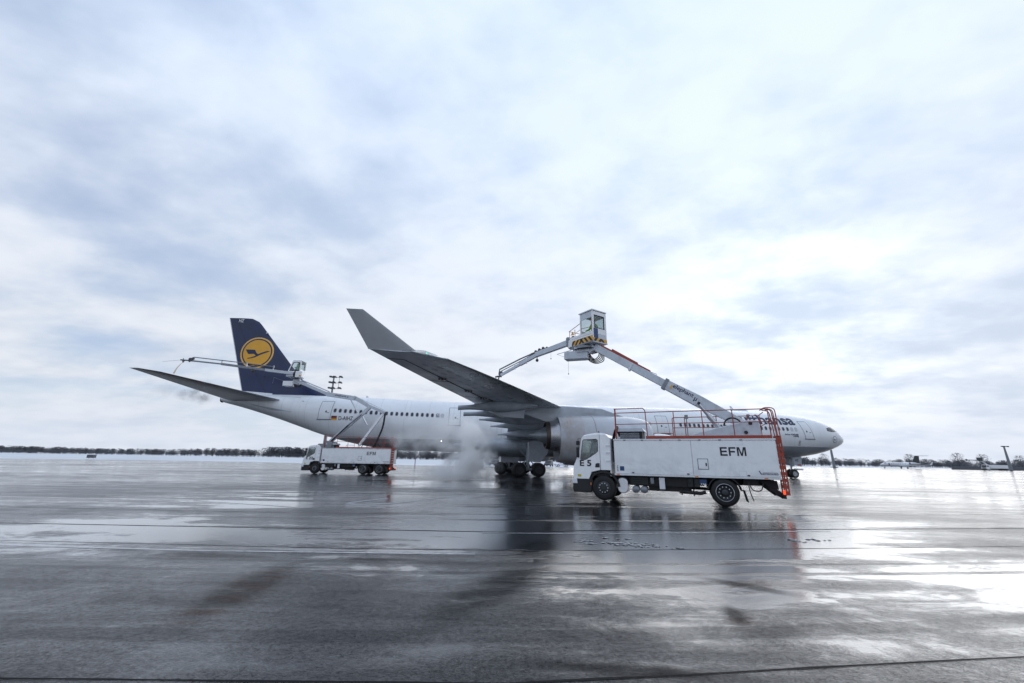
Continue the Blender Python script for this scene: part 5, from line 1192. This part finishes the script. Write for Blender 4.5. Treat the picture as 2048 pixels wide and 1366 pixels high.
mb = MB(); mb.tube([L2((-24.5, 43.2, 9.4)), L2((-25.6, 43.0, 9.75)), L2((-25.62, 43.0, 9.1))], .02, 6); mb.build('proximity_rod', 'dull_steel', T22)
A0, A1, A2, A3 = (-22.8, 43.2, 10.15), (-26.3, 42.35, 10.42), (-30.1, 41.0, 10.70), (-32.7, 40.1, 10.80)
mb = MB(); mb.beam(L2(A0), L2(A1), .26, .34, .22, .28); mb.build('spray_arm', 'boom_grey', T22, bevel=.012)
mb = MB(); mb.beam(L2((-26.0, 42.42, 10.40)), L2(A2), .16, .24); mb.beam(L2(A2), L2(A3), .10, .15); mb.build('spray_arm_extension', 'dull_steel', T22, bevel=.01)
mb = MB(); mb.tube([L2((-25.4, 42.4, 10.78)), L2((-28.0, 41.7, 10.98)), L2((-32.4, 40.2, 11.18)), L2((-32.75, 40.1, 11.0))], .05, 8); mb.build('fluid_pipe', 'dull_steel', T22, smooth=True)
mb = MB()
for p in ((-25.5, 42.45, 10.5), (-27.9, 41.7, 10.6), (-30.1, 41.0, 10.72)): mb.beam(L2(p), L2((p[0], p[1], p[2] + .42)), .06, .1)
mb.build('pipe_bracket', 'alloy', T22)
mb = MB(); mb.tube([L2((-24.0, 43.0, 10.4)), L2((-25.4, 42.45, 10.62)), L2((-27.9, 41.72, 10.9))], .035, 8); mb.build('spray_hose', 'hose_black', T22, smooth=True)
mb = MB(); mb.ball(L2((-27.4, 42.0, 10.22)), .16); mb.box(0, 0, 0, 0, 0, 0); mb.build('swivel_joint', 'burnt_metal', T22)
mb = MB(); mb.ball(L2((-32.7, 40.1, 10.95)), .16); mb.beam(L2((-32.4, 40.2, 11.1)), L2((-32.8, 40.05, 10.72)), .2, .22); mb.tube([L2((-32.8, 40.05, 10.8)), L2((-33.5, 39.9, 10.82))], .07, 8); mb.tube([L2((-33.15, 39.98, 10.8)), L2((-33.2, 39.9, 10.55))], .05, 8); mb.tube([L2((-33.3, 39.95, 10.6)), L2((-33.28, 39.95, 11.0))], .035, 6); mb.build('spray_nozzle', 'lamp_dark', T22)
mb = MB(); mb.tube([L2((-33.4, 39.9, 10.8)), L2((-35.0, 39.6, 10.55))], .012, 5); mb.build('feeler_rod', 'dull_steel', T22)

# ------------------------------------------------------------------ operators in the boom cabins
def make_person(label, pos, face, seat_z):
    """a seated operator leaning to the controls; pos = hips in world, face = heading angle"""
    J = {'hip': (0, 0, 0), 'belly': (.02, 0, .18), 'chest': (.05, 0, .40), 'neck': (.06, 0, .56), 'head': (.10, 0, .66), 'crown': (.10, 0, .80),
         'shl': (.05, .19, .48), 'ell': (.16, .25, .24), 'hal': (.40, .20, .24), 'shr': (.05, -.19, .48), 'elr': (.16, -.25, .24), 'har': (.40, -.20, .24),
         'hpl': (.02, .10, -.02), 'knl': (.44, .13, .0), 'anl': (.42, .13, -.40), 'tol': (.58, .13, -.43), 'hpr': (.02, -.10, -.02), 'knr': (.44, -.13, .0), 'anr': (.42, -.13, -.40), 'tor': (.58, -.13, -.43)}
    Rr = {'hip': .16, 'belly': .15, 'chest': .165, 'neck': .065, 'head': .10, 'crown': .085, 'shl': .085, 'ell': .06, 'hal': .045, 'hpl': .10, 'knl': .075, 'anl': .055, 'tol': .05}
    E_ = [('hip', 'belly'), ('belly', 'chest'), ('chest', 'neck'), ('neck', 'head'), ('head', 'crown'), ('chest', 'shl'), ('shl', 'ell'), ('ell', 'hal'), ('chest', 'shr'), ('shr', 'elr'), ('elr', 'har'), ('hip', 'hpl'), ('hpl', 'knl'), ('knl', 'anl'), ('anl', 'tol'), ('hip', 'hpr'), ('hpr', 'knr'), ('knr', 'anr'), ('anr', 'tor')]
    names = list(J); V_ = [J[k] for k in names]; edges = [(names.index(a), names.index(b)) for a, b in E_]; rad = [Rr.get(k, Rr.get(k[:-1] + 'l', .05)) for k in names]
    for sg, hnd in ((1, 'hal'), (-1, 'har')):                 # five bent fingers on each hand
        hx, hy, hz = J[hnd]; hi = names.index(hnd)
        for k in range(5):
            if k < 4: a = (hx + .075, hy + sg * (-.030 + .020 * k), hz + .01); b = (hx + .105 - .006 * abs(k - 1.5), hy + sg * (-.032 + .021 * k), hz - .025)
            else: a = (hx + .03, hy - sg * .050, hz); b = (hx + .065, hy - sg * .060, hz - .012)
            V_ += [a, b]; rad += [.010, .009]; edges += [(hi, len(V_) - 2), (len(V_) - 2, len(V_) - 1)]
    me = bpy.data.meshes.new('person'); me.from_pydata(V_, edges, []); o = bpy.data.objects.new('person', me); C.objects.link(o)
    sk = o.modifiers.new('skin', 'SKIN'); 
    for i, v in enumerate(me.skin_vertices[0].data): v.radius = (rad[i], rad[i]); v.use_root = (i == 0)
    sb = o.modifiers.new('sub', 'SUBSURF'); sb.levels = 1; sb.render_levels = 1
    dg = bpy.context.evaluated_depsgraph_get(); m2 = bpy.data.meshes.new_from_object(o.evaluated_get(dg)); bpy.data.objects.remove(o)
    for n_ in ('hi_vis_green', 'work_trousers', 'skin', 'black_plastic'): m2.materials.append(M[n_])
    for p in m2.polygons:
        c = p.center; p.use_smooth = True
        p.material_index = 2 if (c.z > .555 or (c.x > .37 and c.z > .12)) else (3 if c.z < -.34 else (1 if c.z < .04 else 0))
    o = bpy.data.objects.new('person', m2); C.objects.link(o); o.location = pos; o.rotation_euler = (0, 0, face)
    tag(o, label, 'person', 'boom operators')
    mb = MB(); mb.ball((.085, 0, .765), .118, 14, 9, (1.02, .9, .86)); mb.build('hair', 'hair_brown', o, smooth=True)
    mb = MB(); mb.box(-.1, .3, -.0, .0, 0, 0); mb.v = []; mb.f = []
    mb.ball((.205, 0, .675), .022, 8, 6, (1, .7, 1.2)); mb.build('nose', 'skin', o, smooth=True)
    for sg in (1, -1):
        mb = MB(); mb.ball((.186, sg * .036, .705), .014, 8, 6); mb.build('eye', 'ink_black', o)
        mb = MB(); mb.ball((.095, sg * .112, .69), .026, 8, 6, (.7, .4, 1.2)); mb.build('ear', 'skin', o)
    mb = MB(); mb.box(.186, .196, -.026, .026, .630, .638); mb.build('mouth', 'flag_red', o)
    return o
hp = to_world(T5, K(.60, .42, CB + .56))
make_person('person in bright green jacket seated in the cabin above the near truck', hp, atan2(.834, -.55), 0)
mb = MB(); kbox(mb, .35, .85, .2, .62, CB + .02, CB + .42); mb.build('operator_seat', 'seat_cloth', T5, bevel=.04)
make_person('person in green jacket seated in the small cabin beside the tail fin', (-23.25, 43.5, zb + .52), pi, 0)
mb = MB(); c2(mb, -23.4, -23.0, 43.25, 43.75, zb + .04, zb + .38); mb.build('operator_seat', 'seat_cloth', T22, bevel=.04)

# ------------------------------------------------------------------ background
# floodlight masts
def mast(loc, h, label, heads, r0, r1, name='floodlight_mast'):
    T = empty(name, loc, 0, label, 'light mast', 'apron floodlight masts')
    mb = MB(); mb.tube([(0, 0, 0), (0, 0, h)], [r0, r1], 10); mb.build('pole', 'mast_grey', T, smooth=True)
    mb = MB(); mb.box(-r0 * 1.6, r0 * 1.6, -r0 * 1.6, r0 * 1.6, 0, .35); mb.build('footing', 'concrete_wall', T)
    mb = MB()
    for lv in range(heads): mb.tube([(-1.3, 0, h - 1.7 * lv), (2.1, 0, h - 1.7 * lv)], .07, 6)
    mb.build('crossbar', 'lamp_dark', T)
    mb = MB(); mb.tube([(1.7, 0, h), (1.7, 0, h - 1.7 * (heads - 1) - .2)], .05, 6); mb.build('upright', 'lamp_dark', T)
    for lv in range(heads):
        for x in (-.9, .15, 2.05):
            mb = MB(); z = h - 1.7 * lv + .12; mb.prism([(x - .5, z - .05), (x + .45, z - .28), (x + .6, z - .1), (x + .35, z + .3), (x - .35, z + .33)], -.4, .4); mb.build('floodlight', 'lamp_dark', T, bevel=.05)
    return T
mast((-53.4, 120, 0), 24.6, 'tall floodlight mast rising behind the tail of the airliner', 3, .55, .22)
mast((192.3, 250, 0), 17.5, 'floodlight mast standing behind the nose of the airliner', 2, .85, .35)
mast((273.4, 230, 0), 12.6, 'floodlight mast at the right edge beside the far truck', 1, .75, .35)
T = empty('lamp_post', (-20.7, 92, 0), 0, 'thin lamp post under the belly of the airliner', 'lamp post'); mb = MB(); mb.tube([(0, 0, 0), (0, 0, 6.5)], [.09, .05], 8); mb.build('pole', 'mast_grey', T); mb = MB(); mb.box(-.1, .7, -.12, .12, 6.45, 6.6); mb.build('lamp_head', 'lamp_dark', T)

# blast wall of separate panels
BW = empty('blast_wall', (262, 250, 0), 0, 'low dark grey blast wall at the right edge of the apron', 'wall')
for k in range(11): mb = MB(); mb.box(k * 4.6, k * 4.6 + 4.5, -.2, .2, 0, 1.95); mb.build('wall_panel', 'concrete_wall', BW, bevel=.04)

# business jet
JT = empty('business_jet', (0, 0, 0), 0, 'small white business jet with dark tail parked beyond the nose', 'jet')
JT.location = (233.0, 265, 0); JT.rotation_euler = (0, 0, radians(2))
JF = [(0, 2.2, 1.9, .05), (.6, 2.6, 1.55, .5), (1.8, 3.05, 1.32, .85), (3.2, 3.5, 1.2, 1.1), (5, 3.65, 1.15, 1.2), (17, 3.65, 1.15, 1.2), (21, 3.6, 1.7, 1.0), (25, 3.3, 2.5, .5), (27, 3.1, 2.8, .1)]
mb = MB(); R = []
for s in stations(0, 27, 36):
    zt_, zb_, w = interp(JF, s); R.append([(s, w * cos(2 * pi * k / 20), (zt_ + zb_) / 2 + (zt_ - zb_) / 2 * sin(2 * pi * k / 20)) for k in range(20)])
mb.loft(R); jf = mb.build('fuselage', 'jet_white', JT, smooth=True, angle=60)
for k in range(7): mb = MB(); mb.lathe([(0, .01), (.02, .26)], (6.4 + k * 1.5, -1.215, 2.75), (0, 1, 0), 12); mb.build('window', 'window_dark', jf)
mb = MB(); mb.box(4.6, 5.3, -1.24, -1.1, 1.75, 3.1); mb.build('open_door', 'ink_black', jf)
mb = MB(); mb.add([(2.2, -.80, 2.95), (3.2, -1.06, 2.98), (3.3, -.9, 3.3), (2.5, -.6, 3.25)], [(0, 1, 2, 3)]); mb.build('cockpit_window', 'window_dark', jf)
mb = MB(); mb.loft([[(21 + 3.0 * k, -.18, 3.3 + 4.4 * k), (26.2 + .6 * k, -.05, 3.3 + 4.4 * k), (26.2 + .6 * k, .05, 3.3 + 4.4 * k), (21 + 3.0 * k, .18, 3.3 + 4.4 * k)] for k in (0, .5, 1)]); mb.build('tail_fin', 'jet_dark', JT)
mb = MB(); mb.loft([[(24.2 + abs(y) * .45, y, 7.75), (26.6 + abs(y) * .25, y, 7.75), (26.6 + abs(y) * .25, y, 7.9), (24.2 + abs(y) * .45, y, 7.9)] for y in (-5, 0, 5)]); mb.build('tailplane', 'jet_dark', JT)
for sg in (-1, 1):
    mb = MB(); mb.lathe([(0, .55), (.2, .72), (1.5, .76), (3.2, .62), (4, .5)], (17.8, sg * 1.95, 3.15), (1, 0, 0), 18, True); mb.build('engine', 'jet_white' if sg > 0 else 'jet_white', JT, smooth=True)
    mb = MB(); mb.lathe([(0, .01), (0, .52), (.02, .52)], (17.78, sg * 1.95, 3.15), (1, 0, 0), 18); mb.build('intake', 'ink_black', JT)
    mb = MB(); mb.loft([[(11 + .55 * abs(y), sg * abs(y), 1.45 + .06 * abs(y)), (17 + .2 * abs(y), sg * abs(y), 1.45 + .06 * abs(y)), (17 + .2 * abs(y), sg * abs(y), 1.62 + .06 * abs(y)), (11 + .55 * abs(y), sg * abs(y), 1.75 + .05 * abs(y))] for y in (.5, 7, 13.2)] ); wg = mb.build('wing', 'jet_white', JT)
    mb = MB(); mb.prism([(18.3, 2.2), (19.8, 2.2), (21.0, 4.1), (20.3, 4.1)], sg * 13.2 - .06, sg * 13.2 + .06); mb.build('winglet', 'jet_white', wg)
    mb = MB(); mb.tube([(15.5, sg * 2.1, 1.5), (15.5, sg * 2.1, .4)], .1, 8); mb.lathe(tyre_prof(.42, .5), (15.5, sg * 2.1, .42), (0, 1, 0), 16); mb.build('main_gear', 'ink_black', JT)
mb = MB(); mb.tube([(2.6, 0, 1.4), (2.6, 0, .3)], .09, 8); mb.lathe(tyre_prof(.3, .4), (2.6, 0, .3), (0, 1, 0), 16); mb.build('nose_gear', 'ink_black', JT)

def simple_truck(loc, rz, label, name, cat, L_, mat_body, group=None, boom=False, s=1.0):
    T = empty(name, loc, rz, label, cat, group)
    mb = MB(); mb.prism([(0, .5), (-.05, 1.3), (.25, 2.0), (.4, 2.75), (1.7, 2.8), (1.75, .5)], 0, 2.4); mb.build('cab', 'cab_white', T, bevel=.06)
    mb = MB(); mb.prism([(.30, 1.75), (.45, 2.45), (1.3, 2.45), (1.3, 1.75)], -.01, 2.41); mb.prism([(.02, 1.45), (.26, 1.95), (.385, 2.6), (.33, 2.6), (.20, 1.97), (-.03, 1.47)], .15, 2.25); mb.build('cab_window', 'window_dark', T)
    mb = MB(); mb.box(-.1, .3, 0, 2.4, .35, .8); mb.box(-.115, -.08, .5, 1.9, .95, 1.35); mb.box(.3, L_, .5, 1.9, .6, .95); mb.build('chassis', 'chassis_black', T)
    mb = MB(); mb.box(1.95, L_, 0, 2.4, .95, 2.7); mb.build('body', mat_body, T, bevel=.04)
    for v in (.1, 2.1):
        mb = MB(); mb.box(-.13, -.08, v - .05, v + .25, .9, 1.1); mb.build('headlamp', 'jet_white', T)
    for u in (1.2, L_ - 2.4, L_ - 1.2):
        for v in (.15, 2.25): mb = MB(); mb.lathe(tyre_prof(.5, .3), (u, v, .5), (0, 1, 0), 20); mb.build('wheel', 'rubber', T, smooth=True)
    if boom:
        mb = MB(); mb.beam((2.2, 1.2, 2.8), (-.6, 1.2, 4.6), .3, .4); mb.build('boom', 'boom_grey', T)
        mb = MB(); mb.box(-2.0, -.1, .5, 1.9, 4.7, 6.3); mb.build('basket', 'lamp_dark', T, bevel=.15)
        mb = MB(); mb.beam((-1.5, 1.2, 4.95), (-8.2, 1.2, 5.05), .3, .4, .2, .25); mb.ball((-8.2, 1.2, 5.05), .45); mb.build('spray_arm', 'lamp_dark', T)
    return T
simple_truck((242.3, 214, 0), radians(2), 'distant white de-icing truck with raised dark basket before the blast wall', 'distant_deicing_truck', 'de-icing truck', 11.5, 'truck_white', boom=True)
simple_truck((-1.45 + 2.45, 68, 0), radians(94), 'white lorry facing the camera half hidden behind the main wheels', 'lorry', 'lorry', 8, 'truck_white')
def small_vehicle(loc, rz, label, name, mat):
    T = empty(name, loc, rz, label, 'vehicle')
    mb = MB(); mb.prism([(0, .35), (0, .8), (.9, .95), (1.4, 1.55), (3.0, 1.6), (3.6, 1.0), (3.7, .35)], -.8, .8); mb.build('body', mat, T, bevel=.08)
    mb = MB(); mb.prism([(1.05, 1.0), (1.45, 1.48), (2.9, 1.52), (3.3, 1.0)], -.81, .81); mb.build('windows', 'window_dark', T)
    for u in (.7, 2.9):
        for v in (-.75, .75): mb = MB(); mb.lathe(tyre_prof(.32, .2), (u, v, .32), (0, 1, 0), 16); mb.build('wheel', 'rubber', T)
small_vehicle((-5.0, 110, 0), radians(60), 'small dark vehicle on the snow beside the steam', 'service_car', 'vehicle_dark')
small_vehicle((9.4, 108, 0), radians(70), 'small dark car on the snow left of the cab of truck E 5', 'service_car', 'vehicle_dark')
small_vehicle((11.6, 109, 0), radians(10), 'small white van on the snow left of the cab of truck E 5', 'service_van', 'jet_white')
mb = MB(); mb.box(-1.0, 1.0, -.5, .5, .15, 1.0); mb.box(-1.06, 1.06, -.56, .56, 1.0, 1.08)
T = empty('taxiway_sign', (-129.5, 130.5, .05), 0, 'small dark sign box standing alone on the snow at left', 'sign'); o = mb.build('sign_box', 'lamp_dark', T, bevel=.02)
for x in (-.7, .7): mb = MB(); mb.box(x - .06, x + .06, -.06, .06, 0, .16); mb.build('foot', 'lamp_dark', T)

# far wood and single bare trees
def tree_mesh(seed, h, w, n, bare, dark=1.0):
    rnd = random.Random(seed); mb = MB(); tr = MB()
    tr.tube([(0, 0, 0), (rnd.uniform(-.2, .2), 0, h * .35), (rnd.uniform(-.4, .4), 0, h * .8)], [h * .022, h * .016, h * .004], 5)
    for k in range(9):
        a = rnd.random() * 2 * pi; z0 = h * rnd.uniform(.2, .55); l = w * rnd.uniform(.5, .95)
        tr.tube([(0, 0, z0), (cos(a) * l * .5, sin(a) * l * .5, z0 + h * .16), (cos(a) * l, sin(a) * l, z0 + h * rnd.uniform(.25, .42))], [h * .010, h * .006, h * .002], 4)
    for k in range(n):
        u = rnd.random(); a = rnd.random() * 2 * pi; zc = h * (.22 + .76 * u); env = w * sqrt(max(.02, 1 - ((zc / h - .52) / .50) ** 2)) * rnd.uniform(.35, 1.0)
        p = Vector((cos(a) * env, sin(a) * env, zc)); d = Vector((cos(a) * .6, sin(a) * .6, rnd.uniform(.3, 1.1))).normalized() * h * rnd.uniform(.06, .14)
        sd = Vector((-sin(a), cos(a), rnd.uniform(-.5, .5))).normalized() * h * (.009 if bare else .045)
        if not bare: d *= .6
        mb.add([p - sd, p + sd, p + d + Vector((rnd.uniform(-.3, .3), rnd.uniform(-.3, .3), 0))], [(0, 1, 2)])
        if bare:
            q = p + d * .4; e = Vector((rnd.uniform(-1, 1), rnd.uniform(-1, 1), rnd.uniform(0, 1))).normalized() * h * .07
            mb.add([q - sd * .6, q + sd * .6, q + e], [(0, 1, 2)])
    return tr, mb
protos = [tree_mesh(10 + i, 12, 5.0, 170 if i < 3 else 190, i < 3) for i in range(6)]
wood_t, wood_b = MB(), MB()
rw = random.Random(3)
def scatter(x0, x1, y0, y1, n, hmin, hmax, kinds):
    hmin *= .9; hmax *= .9
    for i in range(n):
        x = rw.uniform(x0, x1); k = (x - x0) / (x1 - x0); y = y0 + (y1 - y0) * k + rw.uniform(0, 30); sc = rw.uniform(hmin, hmax) / 12 * (1 + .22 * mnoise.noise((x * .012, 1.5, 0)))
        tr, mb = protos[rw.choice(kinds)]; a = rw.random() * 6.28; ca, sa = cos(a), sin(a)
        for src, dst in ((tr, wood_t), (mb, wood_b)):
            dst.add([(x + (v[0] * ca - v[1] * sa) * sc * 1.15, y + (v[0] * sa + v[1] * ca) * sc, v[2] * sc) for v in src.v], src.f)
scatter(-900, -230, 620, 560, 620, 7, 11, [3, 4, 5, 5, 0]); scatter(-330, -190, 560, 560, 110, 12, 16, [3, 4, 5]); scatter(-240, 80, 560, 520, 420, 9, 14, [0, 1, 2, 3, 4, 5]); scatter(-900, 80, 560, 540, 700, 4, 6, [3, 4, 5])
scatter(80, 900, 520, 500, 650, 7, 12, [0, 1, 3, 4, 5]); scatter(60, 900, 500, 480, 750, 4.5, 7, [3, 4, 5])
w1 = wood_b.build('far_wood', 'twig_hazed'); tag(w1, 'dark leafless wood along the horizon behind the snow', 'wood', kind='stuff')
w2 = wood_t.build('far_wood_trunks', 'bark'); tag(w2, 'thin trunks of the far wood along the horizon', 'wood', kind='stuff')
singles = [(-265, 545, 12, 'lone bare tree standing above the wood at left, left of truck E 22'), (448, 470, 14, 'round bare tree above the wood just right of the business jet'), (500, 468, 16, 'tall bare tree above the wood left of the distant truck'),
           (522, 462, 15, 'broad bare tree above the wood behind the distant truck'), (352, 470, 13, 'bare tree above the wood left of the business jet'), (304, 470, 12, 'bare tree above the wood right of the mast behind the nose'), (560, 460, 14, 'broad bare tree at the right edge behind the blast wall')]
for i, (x, y, h, lb) in enumerate(singles):
    tr, mb = tree_mesh(50 + i, h, h * .42, 420, True)
    T = empty('bare_tree', (x, y, 0), 0, lb, 'tree', 'bare trees above the far wood'); tr.build('trunk', 'bark', T); mb.build('crown', 'twig', T)

# ------------------------------------------------------------------ steam and spray
def steam(name, label, center, size, dens, blobs, nscale, col=(.93, .95, .98), thr=.45, seed=0.0, stretch=(1, 1, 1)):
    """blobs: (x,y,z,rx,ry,rz,weight) in world space; density = blob falloff x noise"""
    m = bpy.data.materials.new(name); m.use_nodes = True; nt = m.node_tree; nt.nodes.clear(); t = NT(nt)
    o = t.obj(); total = None
    for (x, y, z, rx, ry, rz, w) in blobs:
        mp = t.mapping(o, (1 / rx, 1 / ry, 1 / rz), loc=(-(x - center[0]) / rx, -(y - center[1]) / ry, -(z - center[2]) / rz))
        ln = t.nd('ShaderNodeVectorMath', operation='LENGTH'); t.L.new(mp, ln.inputs[0])
        f = t.math('MULTIPLY', t.ramp(ln.outputs['Value'], 1.0, .15), w)
        total = f if total is None else t.math('MAXIMUM', total, f)
    n = t.noise(t.mapping(o, stretch, loc=(seed, seed, seed)), nscale, 6, .62, .6)
    g_ = t.ramp(n, thr, thr + .24)
    den = t.math('MULTIPLY', t.math('MULTIPLY', total, g_), dens)
    pv = t.nd('ShaderNodeVolumePrincipled'); pv.inputs['Color'].default_value = (*col, 1); pv.inputs['Anisotropy'].default_value = .4
    t.L.new(den, pv.inputs['Density'])
    out = t.nd('ShaderNodeOutputMaterial'); t.L.new(pv.outputs[0], out.inputs['Volume'])
    M[name] = m
    mb = MB(); sx, sy, sz = (q / 2 for q in size); mb.box(-sx, sx, -sy, sy, -sz, sz); ob = mb.build(name, name); ob.location = center
    tag(ob, label, 'steam', kind='stuff'); m.cycles.volume_step_rate = 1.0
    return ob
steam('steam_cloud', 'white steam cloud rising from the apron beside the main wheels', (-5.2, 36.0, 3.05), (15.0, 9.0, 6.0), 3.8,
      [(-3.3, 35.5, 1.2, 2.9, 3.0, 2.1, 1.3), (-3.4, 36.0, 3.0, 2.2, 2.4, 2.4, 1.0), (-5.0, 37.0, 3.6, 3.6, 2.4, 2.2, .40), (-9.0, 38.2, 3.2, 3.4, 2.0, 1.8, .22), (-4.2, 34.5, .5, 3.8, 3.0, .9, .8)], .75, thr=.41, seed=3.0, col=(1.0, 1.0, 1.0))
steam('spray_mist', 'dark spray mist blowing under the tailplane', (-31.6, 39.2, 7.3), (9.5, 5.5, 5.0), 1.9,
      [(-30.0, 39.3, 7.5, 1.0, 1.3, 1.5, 1.0), (-31.2, 39.2, 7.2, 1.6, 1.3, .8, .5), (-33.6, 38.6, 7.9, 2.4, 1.6, 1.5, .14)], .9, col=(.86, .86, .90), thr=.42, seed=8.0)
mb = MB(); jet = [(-33.2, 39.9, 10.55), (-33.35, 39.8, 10.3), (-33.5, 39.7, 9.9), (-33.6, 39.6, 9.35)]
mb.tube([Vector(p) for p in jet], [.02, .035, .05, .08], 8); glass('fluid', (.80, .72, .62), .6)
tag(mb.build('fluid_jet', 'fluid', smooth=True), 'thin jet of orange fluid falling onto the tailplane', 'spray', kind='stuff')
